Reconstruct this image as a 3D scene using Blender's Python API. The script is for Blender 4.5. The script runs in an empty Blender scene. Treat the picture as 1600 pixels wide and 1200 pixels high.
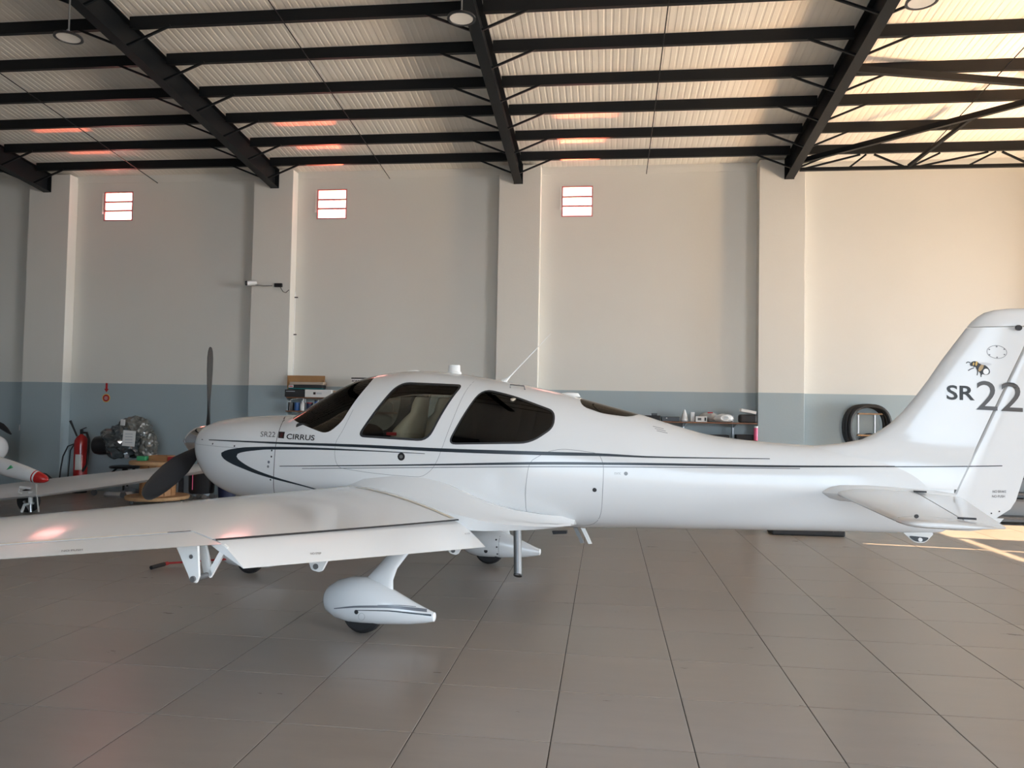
import bpy, bmesh, math, random
import numpy as np
from mathutils import Vector, Matrix, noise
from mathutils.bvhtree import BVHTree
random.seed(7)
scene = bpy.context.scene
COL = scene.collection

# ------------------------------------------------------------------ camera
CAM = np.array([3.26802, -4.14917, 1.75070]); FPX = 1205.0
YAW, PITCH, ROLL = -0.121986, 0.034726, 0.018314
_cy, _sy, _cp, _sp = math.cos(YAW), math.sin(YAW), math.cos(PITCH), math.sin(PITCH)
_f = np.array([_sy*_cp, _cy*_cp, _sp]); _r = np.array([_cy, -_sy, 0.]); _u = np.cross(_r, _f)
CF = _f; CR = _r*math.cos(ROLL)+_u*math.sin(ROLL); CU = -_r*math.sin(ROLL)+_u*math.cos(ROLL)
cd = bpy.data.cameras.new('camera'); cam = bpy.data.objects.new('camera', cd); COL.objects.link(cam)
cd.sensor_width = 36; cd.lens = FPX*36/1600; cd.clip_start = .05; cd.clip_end = 300
cam.matrix_world = Matrix(((CR[0], CU[0], -CF[0], CAM[0]), (CR[1], CU[1], -CF[1], CAM[1]), (CR[2], CU[2], -CF[2], CAM[2]), (0, 0, 0, 1)))
scene.camera = cam

# ------------------------------------------------------------------ light and exposure
EXPOSURE = 0.03
SKY = 8.0; SUN = 40.0; GLARE = 1250.0; GLARE_N = 480.0; GLINT = 900.0; DOOR_A = 560.0; DOOR_B = 700.0
world = bpy.data.worlds.new('sky'); scene.world = world; world.use_nodes = True
wn = world.node_tree.nodes; wl = world.node_tree.links
bg = wn['Background']
geo = wn.new('ShaderNodeTexCoord'); sep = wn.new('ShaderNodeSeparateXYZ'); wl.new(geo.outputs['Generated'], sep.inputs[0])
rmp = wn.new('ShaderNodeValToRGB'); wl.new(sep.outputs['Z'], rmp.inputs[0])
rmp.color_ramp.elements[0].position = 0.0; rmp.color_ramp.elements[0].color = (0.72, 0.87, 1.0, 1)
rmp.color_ramp.elements[1].position = 0.5; rmp.color_ramp.elements[1].color = (0.50, 0.72, 1.0, 1)
wl.new(rmp.outputs[0], bg.inputs[0]); bg.inputs[1].default_value = SKY

def lamp(name, kind, loc, direction, energy, color, **kw):
    d = bpy.data.lights.new(name, kind); d.energy = energy; d.color = color
    for k, v in kw.items(): setattr(d, k, v)
    o = bpy.data.objects.new(name, d); COL.objects.link(o); o.location = loc
    o.rotation_euler = Vector(direction).to_track_quat('-Z', 'Y').to_euler()
    return o
SUN_DIR = Vector((-1.0, 0.108, -0.364))
lamp('sun', 'SUN', (40, 0, 20), SUN_DIR, SUN, (1.0, 0.72, 0.45), angle=0.004)
# added unseen area lamps, standing in for low sun glancing off the floor
lamp('glare_stand_in', 'AREA', (16.0, 6.0, 0.12), (-0.84, 0.06, 0.60), GLARE, (1.0, 0.66, 0.38), shape='RECTANGLE', size=1.5, size_y=8.0, spread=math.radians(70))
lamp('glare_stand_in', 'AREA', (16.0, 6.5, 0.14), (-0.72, 0.10, 0.70), GLARE_N, (1.0, 0.50, 0.24), shape='RECTANGLE', size=1.0, size_y=6.0, spread=math.radians(34))
# area lamps added at two openings of the right-hand wall to boost the daylight
lamp('door_fill', 'AREA', (16.95, 8.25, 1.6), (-1, .05, -.32), DOOR_A, (.86, .94, 1.0), shape='RECTANGLE', size=2.2, size_y=3.0, spread=math.radians(115))
lamp('door_fill', 'AREA', (16.95, -5.25, 1.95), (-1, .30, -.32), DOOR_B, (.93, .96, 1.0), shape='RECTANGLE', size=5.4, size_y=3.7, spread=math.radians(115))
scene.view_settings.view_transform = 'Standard'; scene.view_settings.look = 'None'
scene.view_settings.exposure = EXPOSURE; scene.view_settings.gamma = 1.0
scene.view_settings.use_curve_mapping = False
try:
    scene.cycles.use_denoising = True
    scene.cycles.max_bounces = 8; scene.cycles.diffuse_bounces = 5; scene.cycles.glossy_bounces = 4
    scene.cycles.transparent_max_bounces = 12; scene.cycles.transmission_bounces = 6
    scene.cycles.sample_clamp_indirect = 8.0
    scene.cycles.caustics_reflective = False; scene.cycles.caustics_refractive = False
except Exception: pass

# ------------------------------------------------------------------ helpers
def ray(x, y): return CF+CR*(x-800)/FPX-CU*(y-600)/FPX
def at(x, y, Y):
    d = ray(x, y); return Vector(CAM+d*(Y-CAM[1])/d[1])
def at_x(x, y, X):
    d = ray(x, y); return Vector(CAM+d*(X-CAM[0])/d[0])
def at_z(x, y, z=0.0):
    d = ray(x, y); return Vector(CAM+d*(z-CAM[2])/d[2])

MATS = {}
def mat(name, color, rough=.5, metal=0., spec=.5, coat=0., noise_amt=0., noise_scale=8., bump=0., bump_scale=60., trans=0., stretch=None):
    if name in MATS: return MATS[name]
    m = bpy.data.materials.new(name); m.use_nodes = True; n = m.node_tree.nodes; l = m.node_tree.links
    p = n['Principled BSDF']
    c = tuple(color)+(1,) if len(color) == 3 else color
    p.inputs['Base Color'].default_value = c; p.inputs['Roughness'].default_value = rough
    p.inputs['Metallic'].default_value = metal; p.inputs['Specular IOR Level'].default_value = spec
    p.inputs['Coat Weight'].default_value = coat; p.inputs['Coat Roughness'].default_value = .04
    p.inputs['Transmission Weight'].default_value = trans
    tc = n.new('ShaderNodeTexCoord'); src = tc.outputs['Object']
    if stretch:
        mp = n.new('ShaderNodeMapping'); mp.inputs['Scale'].default_value = stretch; l.new(src, mp.inputs[0]); src = mp.outputs[0]
    if noise_amt:
        nt = n.new('ShaderNodeTexNoise'); nt.inputs['Scale'].default_value = noise_scale; nt.inputs['Detail'].default_value = 5
        l.new(src, nt.inputs['Vector'])
        mx = n.new('ShaderNodeMix'); mx.data_type = 'RGBA'
        lo = tuple(max(0, v*(1-noise_amt)) for v in c[:3])+(1,); hi = tuple(min(1, v*(1+noise_amt)) for v in c[:3])+(1,)
        mx.inputs[6].default_value = lo; mx.inputs[7].default_value = hi
        l.new(nt.outputs['Fac'], mx.inputs[0]); l.new(mx.outputs[2], p.inputs['Base Color'])
    if bump:
        nb = n.new('ShaderNodeTexNoise'); nb.inputs['Scale'].default_value = bump_scale; nb.inputs['Detail'].default_value = 4
        l.new(src, nb.inputs['Vector'])
        b = n.new('ShaderNodeBump'); b.inputs['Strength'].default_value = bump; b.inputs['Distance'].default_value = .01
        l.new(nb.outputs['Fac'], b.inputs['Height']); l.new(b.outputs[0], p.inputs['Normal'])
    MATS[name] = m; return m

def glass_mat(name, tint, gloss_rough=.02, ior=1.5):
    m = bpy.data.materials.new(name); m.use_nodes = True; n = m.node_tree.nodes; l = m.node_tree.links
    n.remove(n['Principled BSDF']); out = n['Material Output']
    t = n.new('ShaderNodeBsdfTransparent'); t.inputs[0].default_value = tuple(tint)+(1,)
    g = n.new('ShaderNodeBsdfGlossy'); g.inputs['Roughness'].default_value = gloss_rough
    fr = n.new('ShaderNodeFresnel'); fr.inputs[0].default_value = ior
    mx = n.new('ShaderNodeMixShader'); l.new(fr.outputs[0], mx.inputs[0]); l.new(t.outputs[0], mx.inputs[1]); l.new(g.outputs[0], mx.inputs[2])
    l.new(mx.outputs[0], out.inputs[0]); return m

class MB:
    def __init__(s): s.v = []; s.f = []
    def add(s, vs, fs):
        o = len(s.v); s.v += [tuple(x) for x in vs]; s.f += [tuple(i+o for i in q) for q in fs]; return s
    def box(s, c, d, M=None):
        x, y, z = d[0]/2, d[1]/2, d[2]/2
        vs = [Vector((i*x, j*y, k*z)) for i in (-1, 1) for j in (-1, 1) for k in (-1, 1)]
        if M is not None: vs = [M @ q for q in vs]
        vs = [q+Vector(c) for q in vs]
        return s.add(vs, [(0, 1, 3, 2), (4, 6, 7, 5), (0, 4, 5, 1), (2, 3, 7, 6), (0, 2, 6, 4), (1, 5, 7, 3)])
    def span(s, lo, hi):
        return s.box([(a+b)/2 for a, b in zip(lo, hi)], [b-a for a, b in zip(lo, hi)])
    def bar(s, p0, p1, w, h, up=(0, 0, 1)):
        p0 = Vector(p0); p1 = Vector(p1); d = (p1-p0); L = d.length; d.normalize()
        sx = d.cross(Vector(up)); sx.normalize(); uz = sx.cross(d)
        vs = [p+sx*i*w/2+uz*j*h/2 for p in (p0, p1) for i in (-1, 1) for j in (-1, 1)]
        return s.add(vs, [(0, 1, 3, 2), (4, 6, 7, 5), (0, 4, 5, 1), (2, 3, 7, 6), (0, 2, 6, 4), (1, 5, 7, 3)])
    def tube(s, pts, r, n=8, closed=False):
        pts = [Vector(p) for p in pts]; N = len(pts); rr = r if isinstance(r, (list, tuple)) else [r]*N
        rings = []; prev = None
        for i, p in enumerate(pts):
            if closed: t = pts[(i+1) % N]-pts[i-1]
            else: t = pts[min(i+1, N-1)]-pts[max(i-1, 0)]
            t.normalize()
            if prev is None:
                a = Vector((0, 0, 1)) if abs(t.z) < .9 else Vector((1, 0, 0)); x = t.cross(a)
            else: x = prev-t*prev.dot(t)
            x.normalize(); prev = x; y = t.cross(x)
            rings.append([p+(x*math.cos(q)+y*math.sin(q))*rr[i] for q in [2*math.pi*k/n for k in range(n)]])
        return s.loft(rings, caps=not closed, wrap=closed)
    def loft(s, rings, caps=True, wrap=False):
        n = len(rings[0]); vs = [p for r in rings for p in r]; fs = []
        R = len(rings)
        for i in range(R if wrap else R-1):
            j = (i+1) % R
            for k in range(n):
                q = (k+1) % n; fs.append((i*n+k, i*n+q, j*n+q, j*n+k))
        if caps and not wrap:
            fs.append(tuple(range(n-1, -1, -1))); fs.append(tuple((R-1)*n+k for k in range(n)))
        return s.add(vs, fs)
    def lathe(s, prof, n=24, c=(0, 0, 0), axis='Z'):
        rings = []
        for r, z in prof:
            ring = []
            for k in range(n):
                a = 2*math.pi*k/n; x, y = max(r, 1e-4)*math.cos(a), max(r, 1e-4)*math.sin(a)
                q = {'Z': (x, y, z), 'X': (z, x, y), 'Y': (y, z, x)}[axis]
                ring.append(Vector(q)+Vector(c))
            rings.append(ring)
        return s.loft(rings)
    def prism(s, poly, fn, t0, t1):
        n = len(poly); vs = [fn(p[0], p[1], t0) for p in poly]+[fn(p[0], p[1], t1) for p in poly]
        fs = [tuple(range(n-1, -1, -1)), tuple(range(n, 2*n))]+[(k, (k+1) % n, n+(k+1) % n, n+k) for k in range(n)]
        return s.add(vs, fs)
    def build(s, name, m, parent=None, smooth=False, ang=35, bevel=0., fix=True, loc=None):
        me = bpy.data.meshes.new(name); me.from_pydata(s.v, [], s.f); me.update()
        if fix:
            b = bmesh.new(); b.from_mesh(me); bmesh.ops.recalc_face_normals(b, faces=b.faces); b.to_mesh(me); b.free()
        o = bpy.data.objects.new(name, me); COL.objects.link(o)
        if m is not None: me.materials.append(MATS[m] if isinstance(m, str) else m)
        if smooth: smooth_mesh(me, ang)
        if parent is not None: o.parent = parent
        if loc is not None: o.location = loc
        if bevel:
            md = o.modifiers.new('bevel', 'BEVEL'); md.width = bevel; md.segments = 2; md.limit_method = 'ANGLE'
        return o

def smooth_mesh(me, ang=35):
    b = bmesh.new(); b.from_mesh(me)
    for f in b.faces: f.smooth = True
    c = math.radians(ang)
    for e in b.edges:
        if len(e.link_faces) == 2:
            try: e.smooth = e.calc_face_angle() < c
            except Exception: pass
        else: e.smooth = False
    b.to_mesh(me); b.free()

def tag(o, label=None, cat=None, group=None, kind=None):
    if label: o['label'] = label
    if cat: o['category'] = cat
    if group: o['group'] = group
    if kind: o['kind'] = kind
    return o
def thing(name, label, cat, loc=(0, 0, 0), rz=0., group=None):
    o = bpy.data.objects.new(name, None); COL.objects.link(o); o.location = loc; o.rotation_euler = (0, 0, rz); o.empty_display_size = .1
    return tag(o, label, cat, group)
def struct(o): o['kind'] = 'structure'; return o
def copy_tree(o, parent=None):
    c = o.copy(); COL.objects.link(c); c.parent = parent
    for ch in list(o.children):
        copy_tree(ch, c)
    return c
def lerp(a, b, t): return a+(b-a)*t
def interp(x, xs, ys):
    """monotone cubic (pchip-like) interpolation"""
    xs = np.array(xs, float); ys = np.array(ys, float)
    h = np.diff(xs); d = np.diff(ys)/h; m = np.zeros(len(xs)); m[0] = d[0]; m[-1] = d[-1]
    for i in range(1, len(xs)-1):
        if d[i-1]*d[i] <= 0: m[i] = 0
        else:
            w1 = 2*h[i]+h[i-1]; w2 = h[i]+2*h[i-1]; m[i] = (w1+w2)/(w1/d[i-1]+w2/d[i])
    i = int(min(max(np.searchsorted(xs, x)-1, 0), len(xs)-2)); t = (x-xs[i])/h[i]; t = min(max(t, 0), 1)
    return float((2*t**3-3*t**2+1)*ys[i]+(t**3-2*t**2+t)*h[i]*m[i]+(-2*t**3+3*t**2)*ys[i+1]+(t**3-t**2)*h[i]*m[i+1])

# ------------------------------------------------------------------ materials
mat('white_paint', (.70, .705, .705), .14, coat=.12, spec=.42)
mat('white_matte', (.78, .78, .76), .4)
mat('cream_seal', (.62, .56, .44), .5)
mat('steel_black', (.005, .0065, .008), .45, spec=.25, noise_amt=.25, noise_scale=3)
mat('sheet_roof', (.80, .775, .71), .5, noise_amt=.06, noise_scale=2.5)
mat('tile', (.215, .195, .175), .26, noise_amt=.16, noise_scale=2.2, spec=.5, stretch=(1, 3, 1))
mat('grout', (.045, .040, .036), .8)
mat('concrete', (.42, .40, .37), .85, noise_amt=.15, noise_scale=2)
mat('rubber', (.012, .012, .013), .55)
mat('black_plastic', (.015, .015, .017), .35)
mat('black_matte', (.02, .02, .022), .7)
mat('chrome', (.85, .85, .86), .08, metal=1.)
mat('aluminium', (.62, .63, .65), .35, metal=1.)
mat('grey_steel', (.20, .20, .20), .45, metal=.6)
mat('stripe_dark', (.018, .026, .034), .3)
mat('stripe_grey', (.16, .17, .19), .3)
mat('line_grey', (.22, .23, .24), .6)
mat('line_dark', (.02, .02, .022), .6)
mat('letter_grey', (.075, .072, .072), .4)
mat('letter_black', (.012, .012, .012), .4)
mat('trim_dark', (.10, .095, .085), .8)
mat('leather', (.62, .54, .43), .55, noise_amt=.1, noise_scale=20)
mat('red_tag', (.45, .02, .02), .6)
mat('red_gloss', (.45, .015, .015), .25, coat=.4)
mat('red_dull', (.40, .03, .03), .55)
mat('cardboard', (.42, .23, .10), .8, noise_amt=.1, noise_scale=14)
mat('paper', (.75, .74, .72), .7)
mat('paper_brown', (.42, .34, .27), .75)
mat('wood', (.38, .19, .08), .6, noise_amt=.3, noise_scale=6, stretch=(1, 1, 8))
mat('wood_ply', (.46, .27, .13), .6, noise_amt=.25, noise_scale=6, stretch=(1, 6, 1))
mat('wood_shelf', (.20, .09, .045), .6, noise_amt=.25, noise_scale=5, stretch=(.6, 8, 8))
mat('blue_plastic', (.03, .10, .28), .4)
mat('navy_plastic', (.01, .015, .05), .5)
mat('teal_plastic', (.02, .14, .15), .5)
mat('white_plastic', (.72, .73, .73), .35)
mat('pink_plastic', (.75, .12, .25), .4)
mat('green_pack', (.05, .35, .15), .5)
mat('frame_flare_pink', (.62, .25, .25), .5)  # pink flare of the bright windows put into the frame colour
mat('bee_yellow', (.62, .42, .12), .5)
mat('bee_tan', (.42, .30, .16), .5)
mat('decal_white', (.85, .85, .85), .4)
mat('wing_grey', (.55, .56, .58), .4)
mat('sign_yellow', (.75, .50, .10), .5)
mat('sign_red', (.42, .02, .02), .5)
mat('box_grey', (.32, .36, .40), .5)
mat('lamp_lens', (.80, .78, .72), .3)
pane_glow_mat = glass_mat('glow_pane_glass', (1.0, .58, .52)); MATS['glow_pane_glass'] = pane_glow_mat  # pink sunset light put into the glass tint
def add_pane_glow():
    m = pane_glow_mat; n = m.node_tree.nodes; l = m.node_tree.links; out = n['Material Output']; src = out.inputs[0].links[0].from_socket
    em_ = n.new('ShaderNodeEmission'); em_.inputs[0].default_value = (1.0, .46, .40, 1); em_.inputs[1].default_value = 3.5  # glow added to the panes for pink light indoors and on the floor
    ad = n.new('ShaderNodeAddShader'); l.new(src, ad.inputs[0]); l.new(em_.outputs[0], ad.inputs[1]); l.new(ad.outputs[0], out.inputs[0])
add_pane_glow()
MATS['tint_glass'] = glass_mat('tint_glass', (.80, .80, .76))
MATS['windscreen_glass'] = glass_mat('windscreen_glass', (.62, .57, .50))
MATS['dark_glass'] = glass_mat('dark_glass', (.16, .16, .15))
# two-tone painted wall: off-white above, grey-blue dado below
def wall_material():
    m = bpy.data.materials.new('two_tone_wall'); m.use_nodes = True; n = m.node_tree.nodes; l = m.node_tree.links; p = n['Principled BSDF']
    g = n.new('ShaderNodeNewGeometry'); s = n.new('ShaderNodeSeparateXYZ'); l.new(g.outputs['Position'], s.inputs[0])
    gt = n.new('ShaderNodeMath'); gt.operation = 'GREATER_THAN'; gt.inputs[1].default_value = 2.155; l.new(s.outputs['Z'], gt.inputs[0])
    nt = n.new('ShaderNodeTexNoise'); nt.inputs['Scale'].default_value = .9; nt.inputs['Detail'].default_value = 6; l.new(g.outputs['Position'], nt.inputs['Vector'])
    a = n.new('ShaderNodeMix'); a.data_type = 'RGBA'; a.inputs[6].default_value = (.70, .685, .63, 1); a.inputs[7].default_value = (.75, .735, .68, 1)
    b = n.new('ShaderNodeMix'); b.data_type = 'RGBA'; b.inputs[6].default_value = (.33, .40, .425, 1); b.inputs[7].default_value = (.38, .45, .475, 1)
    c = n.new('ShaderNodeMix'); c.data_type = 'RGBA'
    l.new(nt.outputs['Fac'], a.inputs[0]); l.new(nt.outputs['Fac'], b.inputs[0]); l.new(gt.outputs[0], c.inputs[0])
    l.new(b.outputs[2], c.inputs[6]); l.new(a.outputs[2], c.inputs[7]); l.new(c.outputs[2], p.inputs['Base Color'])
    p.inputs['Roughness'].default_value = .55; p.inputs['Specular IOR Level'].default_value = .3
    nb = n.new('ShaderNodeTexNoise'); nb.inputs['Scale'].default_value = 26; nb.inputs['Detail'].default_value = 5; l.new(g.outputs['Position'], nb.inputs['Vector'])
    bp = n.new('ShaderNodeBump'); bp.inputs['Strength'].default_value = .12; bp.inputs['Distance'].default_value = .01; l.new(nb.outputs['Fac'], bp.inputs['Height']); l.new(bp.outputs[0], p.inputs['Normal'])
    MATS['wall'] = m
wall_material()

# ================================================================== SETTING
XL, XR, YB, YF = -13.0, 17.0, -10.0, 10.25      # left, right, rear (behind the viewer), far wall
EAVE = 6.37; SLOPE = .105; RIDGE_Y = 0.0
def roof_z(y): return EAVE+SLOPE*(YF-abs(y))
YP = 10.005                                        # pillar faces
TILE = .75
# floor: dark grout bed with square tiles laid proud of it
fl = MB().span((XL, YB, -.20), (XR, YF+.3, -.004)).build('floor', 'grout'); struct(fl)
tm = MB()
g = TILE/2-.0028; e = .003
tv = [(-g, -g, -.004), (g, -g, -.004), (g, g, -.004), (-g, g, -.004)]
tv2 = [(-g, -g, -.0015), (g, -g, -.0015), (g, g, -.0015), (-g, g, -.0015)]
tv3 = [(-g+e, -g+e, 0), (g-e, -g+e, 0), (g-e, g-e, 0), (-g+e, g-e, 0)]
tm.add(tv+tv2+tv3, [(0, 1, 5, 4), (1, 2, 6, 5), (2, 3, 7, 6), (3, 0, 4, 7), (4, 5, 9, 8), (5, 6, 10, 9), (6, 7, 11, 10), (7, 4, 8, 11), (8, 9, 10, 11)])
tme = bpy.data.meshes.new('floor_tile'); tme.from_pydata(tm.v, [], tm.f); tme.update()
# tile finish: tone varies from tile to tile, with cloudy streaks
def tile_material():
    m = bpy.data.materials.new('tile_floor'); m.use_nodes = True; n = m.node_tree.nodes; l = m.node_tree.links; p = n['Principled BSDF']
    g_ = n.new('ShaderNodeNewGeometry')
    sc = n.new('ShaderNodeVectorMath'); sc.operation = 'SCALE'; sc.inputs[3].default_value = 1/TILE; l.new(g_.outputs['Position'], sc.inputs[0])
    ad = n.new('ShaderNodeVectorMath'); ad.operation = 'ADD'; ad.inputs[1].default_value = (100, 100, 0); l.new(sc.outputs[0], ad.inputs[0])
    flr = n.new('ShaderNodeVectorMath'); flr.operation = 'FLOOR'; l.new(ad.outputs[0], flr.inputs[0])
    sp = n.new('ShaderNodeSeparateXYZ'); l.new(flr.outputs[0], sp.inputs[0]); cb = n.new('ShaderNodeCombineXYZ'); l.new(sp.outputs[0], cb.inputs[0]); l.new(sp.outputs[1], cb.inputs[1])
    wn_ = n.new('ShaderNodeTexWhiteNoise'); wn_.noise_dimensions = '3D'; l.new(cb.outputs[0], wn_.inputs['Vector'])
    mp = n.new('ShaderNodeMapping'); mp.inputs['Scale'].default_value = (1.2, 5.5, 1); l.new(g_.outputs['Position'], mp.inputs[0])
    nt = n.new('ShaderNodeTexNoise'); nt.inputs['Scale'].default_value = 1.6; nt.inputs['Detail'].default_value = 7; nt.inputs['Roughness'].default_value = .6; l.new(mp.outputs[0], nt.inputs['Vector'])
    w1 = n.new('ShaderNodeMath'); w1.operation = 'MULTIPLY_ADD'; w1.inputs[1].default_value = .22; w1.inputs[2].default_value = .0; l.new(wn_.outputs[0], w1.inputs[0])
    w2 = n.new('ShaderNodeMath'); w2.operation = 'MULTIPLY_ADD'; w2.inputs[1].default_value = .75; l.new(nt.outputs['Fac'], w2.inputs[0]); l.new(w1.outputs[0], w2.inputs[2])
    mx = n.new('ShaderNodeMix'); mx.data_type = 'RGBA'; mx.inputs[6].default_value = (.265, .230, .200, 1); mx.inputs[7].default_value = (.365, .32, .28, 1)
    l.new(w2.outputs[0], mx.inputs[0]); l.new(mx.outputs[2], p.inputs['Base Color'])
    rm = n.new('ShaderNodeMapRange'); rm.inputs[3].default_value = .245; rm.inputs[4].default_value = .34; l.new(nt.outputs['Fac'], rm.inputs[0]); l.new(rm.outputs[0], p.inputs['Roughness'])
    p.inputs['Specular IOR Level'].default_value = .7
    MATS['tile_floor'] = m
tile_material()
tme.materials.append(MATS['tile_floor'])
# grid: corners lie on whole multiples of TILE
cells = []
for i in range(int(XL/TILE)-1, int(XR/TILE)+1):
    for j in range(int(YB/TILE)-1, int(YF/TILE)+1):
        cx, cy = (i+.5)*TILE, (j+.5)*TILE
        if cx < XL+.3 or cx > XR-.3 or cy < YB+.3 or cy > YF-.1: continue
        d = np.array([cx, cy, 0])-CAM; z = d@CF
        vis = 1e9
        if z > .5:
            px = 800+FPX*(d@CR)/z; py = 600-FPX*(d@CU)/z
            if -120 < px < 1720 and py < 1330: vis = z
        cells.append((vis, cx, cy))
cells.sort()
rest = MB()
for k, (vis, cx, cy) in enumerate(cells):
    if k < 298 and vis < 1e8:
        o = bpy.data.objects.new('floor_tile', tme); COL.objects.link(o); o.location = (cx, cy, 0); o.parent = fl
    else:
        rest.add([(q[0]+cx, q[1]+cy, q[2]) for q in tm.v], tm.f)
ro = rest.build('floor_tiling', 'tile_floor', fl); ro['kind'] = 'stuff'; ro['label'] = 'further grey floor tiles towards the walls'

# walls
wb = MB()
WIN = [(-8.98, -8.19), (-3.10, -2.29), (3.22, 3.995)]      # placeholders, reset below
WINPX = [((163.5, 300), (207, 345)), ((496, 296), (541.5, 342)), ((878, 291), (926, 338.5))]
wins = []
for p0, p1 in WINPX:
    a = at(*p0, YF); b = at(*p1, YF); wins.append((a.x, b.x, b.z, a.z))
WH = 6.39
xs = [XL]
for (x0, x1, z0, z1) in wins: xs += [x0, x1]
xs.append(XR)
T = .22
for k in range(0, len(xs), 2): wb.span((xs[k], YF, -.2), (xs[k+1], YF+T, WH))
for (x0, x1, z0, z1) in wins:
    wb.span((x0, YF, -.2), (x1, YF+T, z0)); wb.span((x0, YF, z1), (x1, YF+T, WH))
wall = wb.build('wall_back', 'wall'); struct(wall)
pil_px = [(42, 105), (394, 455), (778, 843), (1186, 1258)]
pil_x = [(at(a, 400, YP).x, at(b, 400, YP).x) for a, b in pil_px]
pil_x.append((11.0, 11.79)); pil_x.append((15.8, 16.58))
for (x0, x1) in pil_x:
    MB().span((x0, YP, 0), (x1, YF+.001, 6.34)).build('pillar', 'wall', wall, bevel=.006)
# painted ledge line at the head of the wall
for k in range(len(pil_x)-1):
    MB().span((pil_x[k][1], YF-.012, 6.22), (pil_x[k+1][0], YF+.001, 6.33)).build('wall_head_band', 'wall', wall)
mat('unseen_wall_dark', (.16, .18, .20), .6, noise_amt=.1, noise_scale=1)  # unseen walls given a dark colour to cut bounced light on the left
lw = MB().span((XL-.2, YB, -.2), (XL, YF+T, 7.5)).build('wall_left', 'unseen_wall_dark'); struct(lw)
# right wall: big door opening towards the viewer and two narrow gaps in the closed leaf
rw = MB(); R0, R1 = XR, XR+.03
rw.span((R0, YB, 0), (R1, -8, 7.5)); rw.span((R0, -8, 3.85), (R1, -2.5, 7.5)); rw.span((R0, -2.5, 0), (R1, 5.25, 7.5))
ys0 = 6.04
rw.span((R0, 5.25, 0), (R1, ys0-.035, 3.08)); rw.span((R0, 5.25, 3.14), (R1, ys0-.035, 7.5))
rw.span((R0, ys0+.035, 0), (R1, 7.0, 3.08)); rw.span((R0, ys0+.035, 3.14), (R1, 7.0, 7.5)); rw.span((R0, 7.0, 3.15), (R1, 9.4, 7.5))
rw.span((R0, ys0-.035, 3.7), (R1, ys0+.035, 7.5)); rw.span((R0, 9.4, 0), (R1, YF+T, 7.5)); rw.span((R0, 7.0, 0), (R1, 7.1, 3.15))
struct(rw.build('wall_right', 'wall'))
# rear wall behind the viewer with the open hangar front
fw = MB(); fw.span((XL, YB-.2, 0), (-.5, YB, 7.5)); fw.span((-.5, YB-.2, 4.6), (7.5, YB, 7.5)); fw.span((7.5, YB-.2, 0), (XR, YB, 7.5))
struct(fw.build('wall_front', 'unseen_wall_dark'))
grd = MB().span((-90, -90, -.6), (120, 90, -.21)).build('ground', 'concrete'); struct(grd)

# ceiling: ribbed sheet panels, one object per sheet
ceil = MB().span((XL, YF-.02, EAVE+.06), (XR, YF+.35, EAVE+.10)).build('ceiling', 'sheet_roof'); struct(ceil)
def roof_panel(w, y0, y1, nr=10):
    m = MB(); vs = []; fs = []
    prof = []
    p = w/nr
    for k in range(nr):
        x = k*p
        prof += [(x, 0), (x+p*.62, 0), (x+p*.72, .0032), (x+p*.90, .0032)]
    prof.append((w, 0)); prof[0] = (0.0, .004); prof[1] = (.006, 0); prof[-1] = (w, .004)
    n = len(prof)
    for (x, dz) in prof: vs.append((x, y0, EAVE+SLOPE*(YF-y0)+dz))
    for (x, dz) in prof: vs.append((x, y1, EAVE+SLOPE*(YF-y1)+dz))
    for k in range(n-1): fs.append((k, k+1, n+k+1, n+k))
    base = len(vs)
    vs += [(prof[0][0], y0, EAVE+SLOPE*(YF-y0)+.05), (prof[-1][0], y0, EAVE+SLOPE*(YF-y0)+.05), (prof[0][0], y1, EAVE+SLOPE*(YF-y1)+.05), (prof[-1][0], y1, EAVE+SLOPE*(YF-y1)+.05)]
    fs += [(base, base+1, base+3, base+2), (0, n, base+2, base), (n-1, base+1, base+3, 2*n-1)]
    m.add(vs, fs); me = bpy.data.meshes.new('roof_sheet'); me.from_pydata(m.v, [], m.f); me.update(); me.materials.append(MATS['sheet_roof']); return me
PW = 1.0
far_me = roof_panel(PW, RIDGE_Y, YF+.3)
for k in range(int(XR-XL)):
    o = bpy.data.objects.new('roof_sheet', far_me); COL.objects.link(o); o.location = (XL+k*PW, 0, 0); o.parent = ceil
nr = MB(); nr.add([(XL, 0, EAVE+SLOPE*YF), (XR, 0, EAVE+SLOPE*YF), (XR, YB-.3, EAVE), (XL, YB-.3, EAVE), (XL, 0, EAVE+SLOPE*YF+.05), (XR, 0, EAVE+SLOPE*YF+.05), (XR, YB-.3, EAVE+.05), (XL, YB-.3, EAVE+.05)],
       [(0, 1, 2, 3), (4, 5, 6, 7), (0, 1, 5, 4), (2, 3, 7, 6), (0, 3, 7, 4), (1, 2, 6, 5)])
nr.build('roof_slope', 'sheet_roof', ceil)

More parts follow.
